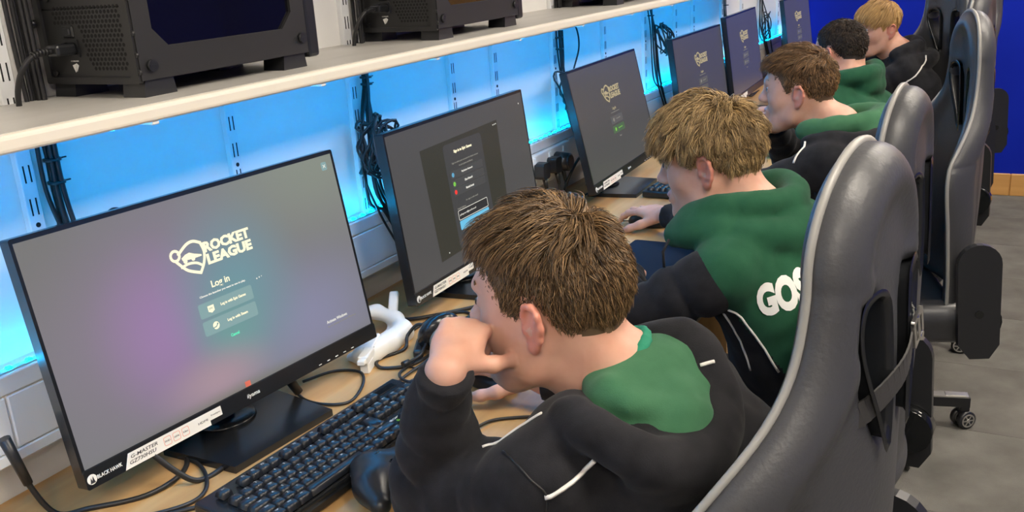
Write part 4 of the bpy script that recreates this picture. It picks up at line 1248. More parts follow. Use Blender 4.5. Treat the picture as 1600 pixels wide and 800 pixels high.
def frame(yaw, pitch, roll=0.0):
    ya, pi_, ro = [math.radians(a) for a in (yaw, pitch, roll)]
    f = np.array([math.cos(ya) * math.cos(pi_), math.sin(ya) * math.cos(pi_), -math.sin(pi_)])
    l = np.cross([0, 0, 1], f); l /= np.linalg.norm(l); u = np.cross(f, l)
    return np.stack([f, l * math.cos(ro) + u * math.sin(ro), -l * math.sin(ro) + u * math.cos(ro)], 1)

def sculpt_head(S_, c, M, sc, neck):
    """head in its own frame (x face, y left, z up), joined to a neck that ends at the world point neck"""
    c = np.array(c, float)
    w = lambda p: c + M @ (np.array(p, float) * sc)
    def E(p, r, k=.02, R=None, mat=0, sub=False): S_.ell(w(p), np.array(r) * sc, M if R is None else M @ np.array(R), k, mat, sub)
    def Cc(P, r, k=.02, mat=0, sub=False): S_.chain([w(p) for p in P], [q * sc for q in r], k, mat, sub)
    S_.group(0)
    E((-.012, 0, .030), (.094, .074, .083)); E((.034, 0, .034), (.053, .061, .062), .03)
    E((.036, 0, -.028), (.050, .056, .072), .03)
    for q in (-1, 1):
        E((.046, q * .038, -.030), (.032, .027, .032), .025)
        Cc([(-.002, q * .054, -.040), (.010, q * .050, -.074), (.050, q * .026, -.100), (.070, 0, -.104)], [.019, .017, .015, .016], .03)
    E((.075, 0, -.102), (.017, .019, .015), .02); E((.022, 0, -.072), (.052, .046, .036), .03)
    Cc([(.084, -.030, .022), (.088, 0, .020), (.084, .030, .022)], [.009, .008, .009], .02)
    for q in (-1, 1): E((.096, q * .031, .003), (.014, .017, .011), .014, sub=True)
    for q in (-1, 1): E((.0765, q * .031, .002), (.0125, .0150, .0112), .005)
    Cc([(.086, 0, .012), (.106, 0, -.027)], [.0085, .0105], .014); E((.107, 0, -.030), (.0115, .0115, .0095), .008)
    for q in (-1, 1): E((.097, q * .0115, -.034), (.0095, .0075, .0075), .007)
    E((.088, 0, -.068), (.010, .024, .016), .012)
    E((.0935, 0, -.0625), (.0085, .0205, .0058), .004, mat=2); E((.0925, 0, -.0745), (.0085, .0185, .0066), .004, mat=2)
    E((.104, 0, -.0685), (.012, .025, .0016), .003, sub=True)
    # neck, with the two cords at the nape
    n = np.array(neck, float)
    S_.chain([w((-.022, 0, -.035)), w((-.026, 0, -.085)) * .6 + n * .4, n], [.050 * sc, .049 * sc, .060 * sc], .035)
    for q in (-1, 1):
        S_.cap(w((-.058, q * .022, -.045)), n + M @ np.array([-.03, q * .028, 0]), .020 * sc, .022 * sc, .03)
    # ears
    for q in (-1, 1):
        S_.group(.006 * sc)
        a = .42
        R = np.array([[math.cos(a), q * math.sin(a), 0], [-q * math.sin(a), math.cos(a), 0], [0, 0, 1]])
        R = np.array([[1, 0, -.18], [0, 1, 0], [.18, 0, 1]]) / math.hypot(1, .18) @ R if False else R
        o = np.array([-.010, q * .0790, -.010])
        le = lambda x, y, z: tuple(o + R @ np.array([x, q * y, z]))
        E(le(0, 0, .002), (.0165, .0055, .0280), .006, R, 1)
        rim = [(.013, .002, -.004), (.0125, .005, .014), (.006, .007, .0265), (-.006, .008, .0290), (-.0155, .007, .018), (-.0175, .005, .002), (-.013, .004, -.014), (-.006, .003, -.024)]
        Cc([le(*p) for p in rim], [.0032, .0036, .0040, .0042, .0042, .0040, .0038, .0042], .004, 1)
        Cc([le(-.009, .004, .012), le(-.0105, .004, -.002), le(-.004, .004, -.013)], [.0034, .0034, .0030], .004, 1)
        E(le(.002, .001, -.0275), (.0088, .0050, .0095), .006, R, 1)
        E(le(.002, .0085, -.002), (.0095, .0065, .0130), .004, R, sub=True)
        E(le(-.004, .0090, .017), (.0075, .0045, .0065), .004, R, sub=True)
        E(le(.0125, .003, -.006), (.0045, .0045, .0065), .004, R, 1)
        S_.cap(w((o[0] + .004, q * .066, -.008)), w(le(.0, -.003, -.004)), .012 * sc, .010 * sc, .008)

def sculpt_hand(S_, wrist, d, b, left, curls, sc=1.0, thumb=(.35, .25, .2), spread=1.0, thumb_out=.75, fore=None):
    """wrist point, d towards the knuckles, b out of the back of the hand; curls = per finger (knuckle, middle, tip) bends"""
    d = np.array(d, float); d /= np.linalg.norm(d)
    b = np.array(b, float); b = b - d * (b @ d); b /= np.linalg.norm(b)
    s = np.cross(d, b) if left else np.cross(b, d)
    Mh = np.stack([d, s, b], 1); ax = np.zeros(3) if fore is None else (np.array(wrist, float) - fore) / np.linalg.norm(np.array(wrist, float) - fore)
    o = np.array(wrist, float) + d * .010 * sc + ax * .016 * sc
    w = lambda p: o + Mh @ (np.array(p, float) * sc)
    S_.group(.004)
    if fore is not None: S_.chain([fore, np.array(wrist, float) + ax * .006, w((.016, 0, 0))], [.027 * sc, .0270 * sc, .0215 * sc], .010)
    S_.ell(w((.046, .0, .001)), np.array([.044, .037, .0140]) * sc, Mh, .008)
    S_.ell(w((.036, .022, -.007)), np.array([.030, .016, .012]) * sc, Mh, .010)
    S_.ell(w((.036, -.023, -.005)), np.array([.032, .012, .012]) * sc, Mh, .010)
    S_.cap(w((-.010, .008, 0)), w((.024, .008, 0)), .0180 * sc, .0155 * sc, .007); S_.cap(w((-.010, -.008, 0)), w((.024, -.009, 0)), .0180 * sc, .0155 * sc, .007)
    tips = []
    for i, (y0, y1, x1, L, r) in enumerate(((.012, .0285, .080, (.040, .024, .020), .0092), (.004, .0095, .084, (.045, .027, .021), .0094), (-.005, -.0095, .081, (.041, .025, .020), .0090), (-.013, -.0270, .074, (.031, .019, .018), .0080))):
        S_.cap(w((.012, y0, 0)), w((x1, y1, .002)), .0115 * sc, (r + .0018) * sc, .010)
        p = np.array([x1, y1, .002]); a = 0; yaw = (y1 / .028) * .12 * spread
        rr = r
        for j, l in enumerate(L):
            a += curls[i][j]
            q = p + l * np.array([math.cos(a) * math.cos(yaw), math.sin(yaw) * math.cos(a), -math.sin(a)])
            S_.cap(w(p), w(q), rr * sc, (rr - .0008) * sc, .0035)
            S_.ell(w(p + np.array([0, 0, .0008])), np.array([.0095, .0090, .0090]) * sc * (rr / .0092), Mh, .006)
            rr -= .0008; p = q
        tips.append(w(p))
    p = np.array([.018, .024, -.010]); az = thumb_out; a = thumb[0]; rr = .0135
    for j, l in enumerate((.042, .033, .026)):
        q = p + l * np.array([math.cos(az) * math.cos(a), math.sin(az) * math.cos(a), -math.sin(a)])
        S_.cap(w(p), w(q), rr * sc, (rr - .0020) * sc, .008)
        rr -= .0018; p = q; az -= thumb[1]; a += thumb[2] if j else 0
    return w(p), tips, Mh

def skull(P):
    """signed form of the scalp used to lay the hair (head frame)"""
    a = (P - np.array([-.012, 0, .030])) / np.array([.094, .074, .083])
    b = (P - np.array([.034, 0, .034])) / np.array([.053, .061, .062])
    ka = np.linalg.norm(a, axis=1); kb = np.linalg.norm(b, axis=1)
    da, db = (ka - 1) * .082, (kb - 1) * .058
    return np.minimum(da, db)
def skull_n(P):
    e = .002; g = np.stack([skull(P + np.eye(3)[i] * e) - skull(P - np.eye(3)[i] * e) for i in range(3)], 1)
    return g / np.maximum(np.linalg.norm(g, axis=1), 1e-9)[:, None]
HLX = [-.12, -.085, -.055, -.040, -.028, -.012, .004, .012, .020, .028, .045, .062, .10]
HLZ = [-.060, -.060, -.050, -.032, -.004, .020, .018, .004, -.014, -.012, .022, .050, .066]
def hairline(x): return np.interp(x, HLX, HLZ)

def make_hair(name, parent, c, M, sc, mat_, n=7000, guides=300, whorl=(-.045, 0, .105), Ltop=.05, Lside=.018, Lback=.016, fwd=.5, side_z=.045, lift=.010, wave=.0, clump=.75, seed=0,
              rad=.00075, grav=.5, fringe=0.0, rise=.012, wf=60., spike=0.0, messy=.1, edge_gap=-.004):
    r = np.random.default_rng(seed)
    # roots, scattered over the scalp above the hairline
    v = r.normal(size=(n * 5, 3)); v /= np.linalg.norm(v, axis=1)[:, None]
    P = np.array([-.004, 0, .030]) + v * np.array([.099, .076, .086])
    for _ in range(6): P = P - skull_n(P) * skull(P)[:, None]
    jit = r.normal(0, .0035, len(P))
    ok = (P[:, 2] > hairline(P[:, 0]) + jit) & (P[:, 2] > -.075)
    P = P[ok][:n]; N_ = len(P)
    W = np.array(whorl, float)
    top = np.clip((P[:, 2] - side_z) / .030, 0, 1)
    frontness = np.clip((P[:, 0] + .02) / .07, 0, 1)
    L = Lside + (Ltop - Lside) * top
    back = np.clip((-.045 - P[:, 0]) / .03, 0, 1) * (1 - top)
    L = L * (1 - back) + Lback * back
    lowfade = np.clip((P[:, 2] - hairline(P[:, 0])) / .03, .35, 1)
    L = L * lowfade * r.uniform(.75, 1.15, N_) + fringe * frontness * top
    ns = 7
    lay = r.uniform(0, 1, N_) ** .8 * rise * np.clip(L / .04, .25, 1.2)
    ph = r.uniform(0, 6.28, N_)
    rear = np.clip((-.02 - P[:, 0]) / .06, 0, 1)
    lay = lay * (1 - .7 * rear); L = L * (1 - .35 * rear * top)
    def grow(P, L, lay, ph):
        path = [P.copy()]; q = P.copy(); nrm = skull_n(P)
        d = P - W; d -= nrm * (d * nrm).sum(1)[:, None]; d /= np.maximum(np.linalg.norm(d, axis=1), .004)[:, None]
        sw = np.cross(nrm, d) * .45
        tp = np.clip((P[:, 2] - side_z) / .03, 0, 1)[:, None]
        t = d + sw + np.array([fwd, 0, 0]) * tp + np.array([.15, 0, -grav]) * (1 - tp)
        t -= nrm * (t * nrm).sum(1)[:, None]; t /= np.maximum(np.linalg.norm(t, axis=1), 1e-6)[:, None]
        for k in range(ns):
            f = (k + 1) / ns
            st = (L / ns)[:, None]
            up = nrm * (lift * 60 * (1 - f) ** 2 + spike * tp)
            dd = t + up + np.array([0, 0, -.25]) * f * (1 - .5 * tp)
            if wave: dd = dd + np.cross(nrm, t) * (wave * np.sin(f * L * wf * 2 + ph))[:, None] + nrm * (wave * .5 * np.cos(f * L * wf * 2 + ph * 1.7))[:, None]
            dd /= np.linalg.norm(dd, axis=1)[:, None]
            q = q + dd * st
            sd = skull(q); tgt = .0018 + lay * min(1, f * 2.2)
            nn = skull_n(q)
            q = q + nn * np.maximum(tgt - sd, 0)[:, None]
            t2 = dd - nn * (dd * nn).sum(1)[:, None] * .8
            t = .7 * t + .3 * t2
            path.append(q.copy())
        return np.stack(path, 1)
    for _ in range(4):
        e = grow(P, L, lay, ph)[:, -1]
        low = hairline(e[:, 0]) + edge_gap
        bad = (e[:, 2] < low) & (e[:, 0] < .055)
        L = np.where(bad, L * .72, L)
    gi = r.permutation(N_)[:guides]
    phg = ph.copy()
    dist = ((P[:, None, :] - P[gi][None]) ** 2).sum(2)
    own = dist.argmin(1)
    paths = grow(P, L, lay, ph)
    gp = paths[gi]
    f = np.linspace(0, 1, ns + 1)[None, :, None]
    cl = clump * r.uniform(.6, 1.1, N_)[:, None, None]
    off = (P - P[gi][own])[:, None, :]
    paths = paths + (gp[own] + off * (1 - f * .75) - paths) * np.clip(cl * f ** .7, 0, 1)
    paths[:, 1:] += r.normal(0, .0022, (N_, 1, 3)) * f[:, 1:] * messy * 10
    sd = skull(paths.reshape(-1, 3)).reshape(N_, ns + 1)
    # tube each strand: three-sided, tapering
    tan = np.gradient(paths, axis=1); tan /= np.maximum(np.linalg.norm(tan, axis=2), 1e-9)[:, :, None]
    a = np.cross(tan, np.array([.3, .5, .8])); a /= np.maximum(np.linalg.norm(a, axis=2), 1e-9)[:, :, None]
    b = np.cross(tan, a)
    rr = rad * np.array([.8, 1, 1, 1, .9, .75, .5, .12])[None, :, None] * r.uniform(.7, 1.3, N_)[:, None, None]
    V = np.stack([paths + rr * (a * math.cos(k * 2.0944) + b * math.sin(k * 2.0944)) for k in range(3)], 2)   # N, ns+1, 3, 3
    V = V.reshape(-1, 3) * sc @ M.T + np.array(c)
    base = (np.arange(N_) * (ns + 1) * 3)[:, None, None]
    ii, kk = np.meshgrid(np.arange(ns), np.arange(3), indexing='ij')
    q = np.stack([ii * 3 + kk, ii * 3 + (kk + 1) % 3, (ii + 1) * 3 + (kk + 1) % 3, (ii + 1) * 3 + kk], -1).reshape(1, -1, 4)
    F = (base + q).reshape(-1, 4)
    me = np_mesh(name, V, [F], mat_, smooth=True)
    return link(bpy.data.objects.new(name, me), parent)

def brow_strands(parent, c, M, sc, mat_, q, seed):
    r = np.random.default_rng(seed); a = MB()
    for k in range(70):
        t = r.uniform(0, 1); y = .012 + .034 * t; z = .0255 + .006 * math.sin(t * 2.2) + r.normal(0, .0013)
        x = .0945 - .0003 - 6.5 * y * y * 1.0
        p = np.array([x, q * y, z]); e = p + np.array([-.001, q * .006, .0022 * (1 - t)])
        a.tube([np.array(c) + M @ (p * sc), np.array(c) + M @ (e * sc)], [.0005, .0002], 3, False)
    return a.build('eyebrow', mat_, parent)

def on_surface(o, pts, off=.001, sub=10):
    """line of points laid on the surface of a mesh object"""
    me = o.data
    bvh = BVHTree.FromPolygons([v.co for v in me.vertices], [p.vertices for p in me.polygons])
    out = []
    for p in spline(pts, sub):
        loc, nr, i, dist = bvh.find_nearest(Vector(p))
        out.append(loc + nr * off)
    return out
def cord(o, pts, r=.0022, name='piping', m=None, parent=None, flatten=False):
    a = MB(); a.tube(on_surface(o, pts, .0006, 4), r, 6); return a.build(name, m or M_cord, parent or o.parent)

def print_on(o, txt, org, right, up, height, m, parent, name='back_print', bold=.0, width=None):
    """flat lettering laid on a cloth surface"""
    t = text_mesh(name, txt, .1, m, parent, None, height=height, width=width, bold=bold, align='LEFT', ext=0, res=4)
    me = t.data
    bm = bmesh.new(); bm.from_mesh(me)
    bmesh.ops.triangulate(bm, faces=bm.faces)
    for _ in range(2): bmesh.ops.subdivide_edges(bm, edges=[e for e in bm.edges if e.calc_length() > height * .12], cuts=1)
    bmesh.ops.triangulate(bm, faces=bm.faces)
    r, u = Vector(right).normalized(), Vector(up).normalized(); n = r.cross(u).normalized(); u = n.cross(r)
    src = o.data
    bvh = BVHTree.FromPolygons([v.co for v in src.vertices], [p.vertices for p in src.polygons])
    for v in bm.verts:
        q = Vector(org) + r * v.co.x + u * v.co.y
        hit = bvh.ray_cast(q + n * .15, -n)
        v.co = (hit[0] + n * .0016) if hit[0] is not None else q
    bm.to_mesh(me); bm.free()
    return t

def person(name, label, head, frm, sc, neck, pelvis, shoulders, elbows, wrists, hands, hair, hairm, v_skin=.0035, v_cloth=.006, hood=None, mats=None, clothf=None, legs=None, eyes=True, scalp=(.05, .03, .015), torso=None, sleeve=(.058, .050, .041), fold=.0032):
    root = thing('person', label, 'person', (0, 0, 0), group=None)
    base = Vector((pelvis[0], pelvis[1], 0)); root.location = base
    inv = Matrix.Translation(-base)
    M = frame(*frm)
    head = np.array(head); neck = np.array(neck, float); pelvis = np.array(pelvis, float)
    # ---- body: one continuous surface
    B = Sculpt()
    sculpt_head(B, head, M, sc, neck)
    chest = pelvis * .35 + neck * .65 if torso is None else np.array(torso[0], float)
    B.group(.02)
    B.chain([neck, chest, pelvis + np.array([0, 0, .06])], [.060, .085, .090], .03)
    for s_, e_, w_ in zip(shoulders, elbows, wrists):
        B.chain([neck + np.array([0, 0, -.04]), s_], [.040, .028], .03)
        B.chain([s_, e_, w_], [.028, .025, .020], .01)
    info = [sculpt_hand(B, w_, **h, fore=np.array(e_, float) * .35 + np.array(w_, float) * .65) if h else None for w_, e_, h in zip(wrists, elbows, hands)]
    V, Q, mm = B.surface(v_skin)
    # scalp colour under the hair
    cen = V[Q].mean(1); loc = (cen - head) @ M / sc
    sk = skull(loc)
    hm = (loc[:, 2] > hairline(loc[:, 0]) + .009 + .014 * np.clip((-.03 - loc[:, 0]) / .02, 0, 1)) & (np.abs(sk) < .012) & (mm != 1) & (loc[:, 2] < .14) & (np.abs(loc[:, 0]) < .13)
    mm = np.where(hm, 3, mm)
    M_scalp = mat('scalp_under_hair', scalp, .8)
    me = np_mesh('body', V - np.array(base), [Q], [M_skin, M_skin_pink, M_lip, M_scalp], mm, True)
    body = link(bpy.data.objects.new('body', me), root)
    # ---- clothes
    G = Sculpt()
    hip = pelvis
    sl, sr = [np.array(s_, float) for s_ in shoulders]
    ax = (sl - sr) / np.linalg.norm(sl - sr)
    G.group(0)
    for q in (-1, 1):
        G.chain([hip + ax * q * .075 + np.array([0, 0, -.02]), hip + ax * q * .07 + (chest - hip) * .55, chest + ax * q * .085], [.108, .100, .108], .06, mat=0)
        G.cap(chest + ax * q * .085, (sl if q > 0 else sr) * .75 + neck * .25 + np.array([0, 0, -.03]), .105, .066, .05, mat=0)
    G.cap(chest, neck + np.array([0, 0, -.045]), .10, .070, .05, mat=0)
    for q, s_, e_, w_ in zip((0, 1), (sl, sr), elbows, wrists):
        e_, w_ = np.array(e_, float), np.array(w_, float)
        G.group(.030)
        G.cap(s_ + (neck - s_) * .35, s_ + (neck - s_) * .04, sleeve[0] + .006, sleeve[0] + .002, .03, mat=0)
        G.cap(s_ + (e_ - s_) * .10, e_, sleeve[0], sleeve[1], .02, mat=1, wr=(.0052, 75, 1.0 + q))
        cu = e_ + (w_ - e_) * .72
        G.cap(e_, cu, sleeve[1], sleeve[2] + .002, .012, mat=1, wr=(.0062, 95, 2.0 + q))
        G.group(.006)
        G.cyl(cu - (w_ - e_) * .06, e_ + (w_ - e_) * 1.05, sleeve[2] - .003, .005, .006, mat=1)
    if hood: hood(G)
    G.group(.0)
    G.warp = lambda P: fold * fold_noise(P, 30) + .0012 * fold_noise(P, 88, 1.0) + fold * 1.5 * crease(P, 24, .7) + fold * 1.2 * crease(P[:, [1, 2, 0]], 19, 2.0)
    # opening for the neck
    ml = mats or [M_cloth_k, M_cloth_k, M_cloth_g2, M_shirt]
    merge = ml[1] is ml[0]
    hd = None; extra = {}
    for mid, nm in ((0, 'hoodie'), (1, 'sleeves'), (2, 'hood_lining'), (3, 'collar')):
        if mid == 1 and merge: continue
        Gm = Sculpt(); Gm.groups = []; Gm.gk = []; Gm.warp = G.warp
        for g, gk in zip(G.groups, G.gk):
            gg = [x for x in g if (0 if (merge and x[5] == 1) else x[5]) == mid]
            if gg: Gm.groups.append(gg); Gm.gk.append(gk)
        if not Gm.groups: continue
        VV, QQ, cm = Gm.surface(v_cloth)
        cm = np.full(len(QQ), 0)
        mm_ = [ml[mid]]
        if clothf is not None and mid == 0:
            cm = clothf(VV[QQ].mean(1), cm); mm_ = [ml[0], ml[1]]
        me = np_mesh(nm, VV - np.array(base), [QQ], mm_, cm, True)
        o_ = link(bpy.data.objects.new(nm, me), root)
        if mid == 0: hd = o_
        else: extra[nm] = o_
    # ---- legs
    if legs is not None:
        t = Sculpt(); t.group(0)
        for kn, an in legs:
            hp = hip + (np.array([kn[0], kn[1], hip[2]]) - hip) * .12 + np.array([0, 0, -.04])
            t.group(.04); t.chain([hp, kn, an], [.088, .066, .048], .02)
        t.warp = lambda P: .004 * fold_noise(P, 30)
        VV2, Q2, _ = t.surface(.012)
        me = np_mesh('trousers', VV2 - np.array(base), [Q2], M_trouser, smooth=True); link(bpy.data.objects.new('trousers', me), root)
        for kn, an in legs:
            t = Sculpt(); an = np.array(an)
            dr = np.array([an[0] - hip[0], an[1] - hip[1], 0]) * .2 + np.array([0, .2, 0]); dr /= np.linalg.norm(dr)
            t.chain([an + np.array([0, 0, -.045]) - dr * .03, np.array([an[0], an[1], .045]) + dr * .09, np.array([an[0], an[1], .038]) + dr * .15], [.045, .044, .036], .02)
            t.box((an[0], an[1], -.03), (.3, .3, .03), k=.004, sub=True)
            VV2, Q2, _ = t.surface(.008)
            me = np_mesh('shoe', VV2 - np.array(base), [Q2], M_shoe, smooth=True); link(bpy.data.objects.new('shoe', me), root)
    hc = head - np.array(base)
    make_hair('hair', root, hc, M, sc, hairm, **hair)
    if eyes:
        for q in (-1, 1):
            brow_strands(root, hc, M, sc, hairm, q, 5 + q)
            a = MB(); pe = Vector(hc + M @ (np.array([.0785, q * .031, .002]) * sc)); fx = Vector(M[:, 0])
            a.lathe([(.0001, -.0118), (.006, -.0102), (.0102, -.006), (.0118, 0), (.0102, .006), (.006, .0102), (.0001, .0118)], Matrix.Translation(pe) @ Matrix.Diagonal((sc * .98,) * 3).to_4x4(), 16)
            e = a.build('eye', M_eye, root, smooth=True)
            a = MB(); a.cyl(pe + fx * .0105 * sc, pe + fx * .0122 * sc, .0052 * sc, .0046 * sc, 14); a.build('iris', M_iris, e)
            # upper lid and lashes
            a = MB(); a.tube([hc + M @ (np.array([.0885 - 20 * (y - .031) ** 2, q * y, .0058 - 18 * (y - .031) ** 2]) * sc) for y in np.linspace(.018, .044, 9)], [.0004, .0009, .0011, .0012, .0012, .0012, .0011, .0009, .0004], 5); a.build('eyelashes', mat('lash', (.02, .012, .01), .6), root)
    return root, body, hd, info, M
flat_c = (.12, .30, .30)
relaxed = [(.30, .35, .2), (.32, .38, .22), (.36, .40, .24), (.42, .42, .25)]
fist = [(1.0, 1.2, .7), (1.05, 1.25, .7), (1.1, 1.3, .7), (1.15, 1.3, .7)]
# ---------------------------------------------------------------- nearest boy
H1 = np.array((1.019, .509, 1.046)); F1 = (93, 3, 0)
def hood1(G):
    G.group(.012)
    R_ = [(.907, .440, .945), (.890, .396, .938), (.892, .345, .918), (.920, .305, .898), (.975, .283, .895), (1.035, .291, .915), (1.090, .325, .945), (1.117, .375, .968), (1.115, .430, .955)]
    P = spline(R_, 3)
    G.chain(P, [.026] * len(P), .012, mat=0)
    n = np.array([-.25, -.45, .86]); n /= np.linalg.norm(n); a = np.cross(n, [0, 1, 0]); a /= np.linalg.norm(a); b = np.cross(n, a); Rm = np.stack([a, b, n], 1)
    G.ell(np.array((1.000, .350, .905)), (.118, .090, .050), Rm, .02, mat=0)
    G.group(.006)
    G.ell(np.array((1.014, .365, .929)), (.108, .092, .040), Rm, .02, mat=2)
    G.ell(np.array((.985, .325, .926)), (.050, .042, .026), Rm, .02, mat=2)
    G.cap((1.055, .315, .925), (1.075, .360, .945), .026, .020, .012, mat=2)
    G.cap((.945, .375, .950), (.990, .310, .932), .020, .018, .010, mat=2)
    G.cap((1.02, .400, .968), (1.045, .330, .945), .013, .012, .010, mat=2)
    G.cap((.955, .400, .955), (1.040, .318, .930), .022, .018, .02, mat=2)
    G.cap((1.0, .395, .962), (1.075, .36, .952), .018, .016, .02, mat=2)
    G.group(.003)
    G.chain(spline([(.985, .425, .958), (.998, .408, .966), (1.035, .393, .985), (1.085, .410, .990), (1.10, .45, .975)], 3), .0075, .004, mat=3)
HM1 = hair_mat('hair_brown', (.035, .020, .009), (.33, .20, .092))
b1, body1, hd1, inf1, MF1 = person('boy', 'boy nearest the camera in black hoodie with green hood lining, leaning cheek on left fist', H1, F1, 1.0, (1.045, .420, .930), (1.10, .335, .53),
    [(.875, .455, .868), (1.19, .375, .860)], [(.925, .660, .787), (1.375, .430, .765)], [(.868, .580, .990), (1.300, .660, .783)],
    [dict(d=(.90, .16, .30), b=(-.30, -.30, .90), left=True, curls=fist, sc=.84, thumb=(.25, .30, .35), thumb_out=.95),
     dict(d=(.22, .97, -.02), b=(.05, -.05, 1), left=False, curls=[flat_c, (.15, .3, .3), (.15, .3, .3), (.2, .3, .3)], sc=.95, thumb=(.28, .35, .0), thumb_out=.80)],
    dict(n=15000, guides=520, whorl=(-.035, -.005, .112), Ltop=.052, Lside=.014, Lback=.019, fwd=1.0, side_z=.062, lift=.016, wave=.14, clump=.85, seed=3, rad=.0006, rise=.026, fringe=.004, messy=.10, grav=.6), HM1,
    v_skin=.0028, v_cloth=.0052, hood=hood1, legs=[((.98, .74, .53), (.97, .82, .10)), ((1.21, .76, .53), (1.22, .84, .10))], sleeve=(.058, .050, .041), fold=.0042, scalp=(.10, .062, .030), torso=((1.06, .355, .775),))
# ---------------------------------------------------------------- fair-haired boy in green
H2 = np.array((1.794, .528, 1.062)); F2 = (91, 9, -1)
def hood2(G):
    G.group(.010)
    R_ = [(1.700, .545, .965), (1.690, .480, .985), (1.715, .420, .992), (1.775, .375, .990), (1.845, .375, .992), (1.90, .430, .99), (1.905, .50, .975), (1.87, .56, .95)]
    P = spline(R_, 3); G.chain(P, [.026] * len(P), .015, mat=0)
    P = spline([(1.685, .56, .935), (1.665, .47, .950), (1.700, .385, .940), (1.780, .335, .935), (1.865, .345, .935), (1.925, .42, .94)], 3); G.chain(P, [.028] * len(P), .02, mat=0)
    G.ell((1.79, .365, .915), (.10, .055, .07), None, .02, mat=0)
def cloth2(C_, m):
    # black side panel below the green yoke, on the left flank
    x, y, z = C_.T
    side = (m == 0) & (z < np.minimum(.8265 - (.437 - y) * 1.4, .86)) & (x < 1.79)
    return np.where(side, 1, m)
HM2 = hair_mat('hair_fair', (.10, .060, .024), (.62, .43, .20))
b2, body2, hd2, inf2, MF2 = person('boy', 'boy with tousled fair hair in a green hoodie with black sleeves, hand on a mouse', H2, F2, .98, (1.80, .440, .945), (1.85, .33, .53),
    [(1.610, .455, .885), (1.975, .455, .885)], [(1.595, .640, .778), (2.19, .590, .775)], [(1.83, .725, .785), (2.318, .790, .783)],
    [dict(d=(.75, .65, 0), b=(0, 0, 1), left=True, curls=relaxed, sc=.95), dict(d=(.55, .83, -.05), b=(-.1, -.05, 1), left=False, curls=[(.15, .35, .3), (.10, .35, .3), (.15, .4, .3), (.2, .4, .3)], sc=.98, spread=1.8, thumb=(.30, .25, .1), thumb_out=.85)],
    dict(n=13000, guides=380, whorl=(-.045, -.01, .108), Ltop=.066, Lside=.028, Lback=.030, fwd=.35, side_z=.035, lift=.014, wave=.55, clump=.9, seed=5, rad=.00072, rise=.027, fringe=.014, wf=75, messy=.12, edge_gap=.004), HM2,
    v_skin=.0032, v_cloth=.0058, hood=hood2, mats=[M_cloth_g, M_cloth_k, M_cloth_g, M_shirt], clothf=cloth2, legs=[((1.74, .72, .53), (1.75, .80, .10)), ((1.98, .72, .53), (2.0, .80, .10))], scalp=(.16, .10, .045), torso=((1.82, .385, .80),))
# ---------------------------------------------------------------- third boy in profile
H3 = np.array((2.774, .560, 1.056)); F3 = (93, 0, -2)
def hood3(G):
    G.group(.010)
    P = spline([(2.66, .52, .955), (2.66, .45, .965), (2.71, .37, .975), (2.79, .33, .975), (2.87, .36, .975), (2.90, .44, .965)], 3); G.chain(P, [.026] * len(P), .015, mat=2)
    G.ell((2.78, .36, .945), (.11, .07, .045), None, .02, mat=2)
    P = spline([(2.63, .50, .925), (2.63, .40, .935), (2.70, .31, .938), (2.80, .275, .935), (2.90, .32, .935)], 3); G.chain(P, [.024] * len(P), .02, mat=0)
HM3 = hair_mat('hair_chestnut', (.060, .032, .014), (.36, .20, .085))
b3, body3, hd3, inf3, MF3 = person('boy', 'third boy from the camera, in profile, chestnut hair, black hoodie with green hood', H3, F3, .97, (2.785, .455, .945), (2.81, .33, .53),
    [(2.600, .435, .885), (2.96, .435, .885)], [(2.56, .640, .790), (3.02, .640, .80)], [(2.70, .745, .800), (2.845, .640, .930)],
    [dict(d=(.75, .65, .0), b=(-.1, -.1, 1), left=True, curls=relaxed, sc=.92), dict(d=(-.40, .85, .10), b=(-.25, -.10, .95), left=False, curls=[(.45, .35, .2), (.5, .4, .2), (.55, .45, .2), (.6, .45, .2)], sc=.92, thumb_out=.5)],
    dict(n=6000, guides=260, whorl=(-.055, 0, .100), Ltop=.046, Lside=.012, Lback=.011, fwd=.95, side_z=.056, lift=.012, wave=.16, clump=.75, seed=8, rad=.0009, rise=.022, fringe=.016, messy=.10), HM3,
    v_skin=.0036, v_cloth=.0075, hood=hood3, legs=[((2.70, .72, .53), (2.70, .80, .10)), ((2.93, .72, .53), (2.94, .80, .10))], scalp=(.075, .042, .02), torso=((2.80, .385, .80),))
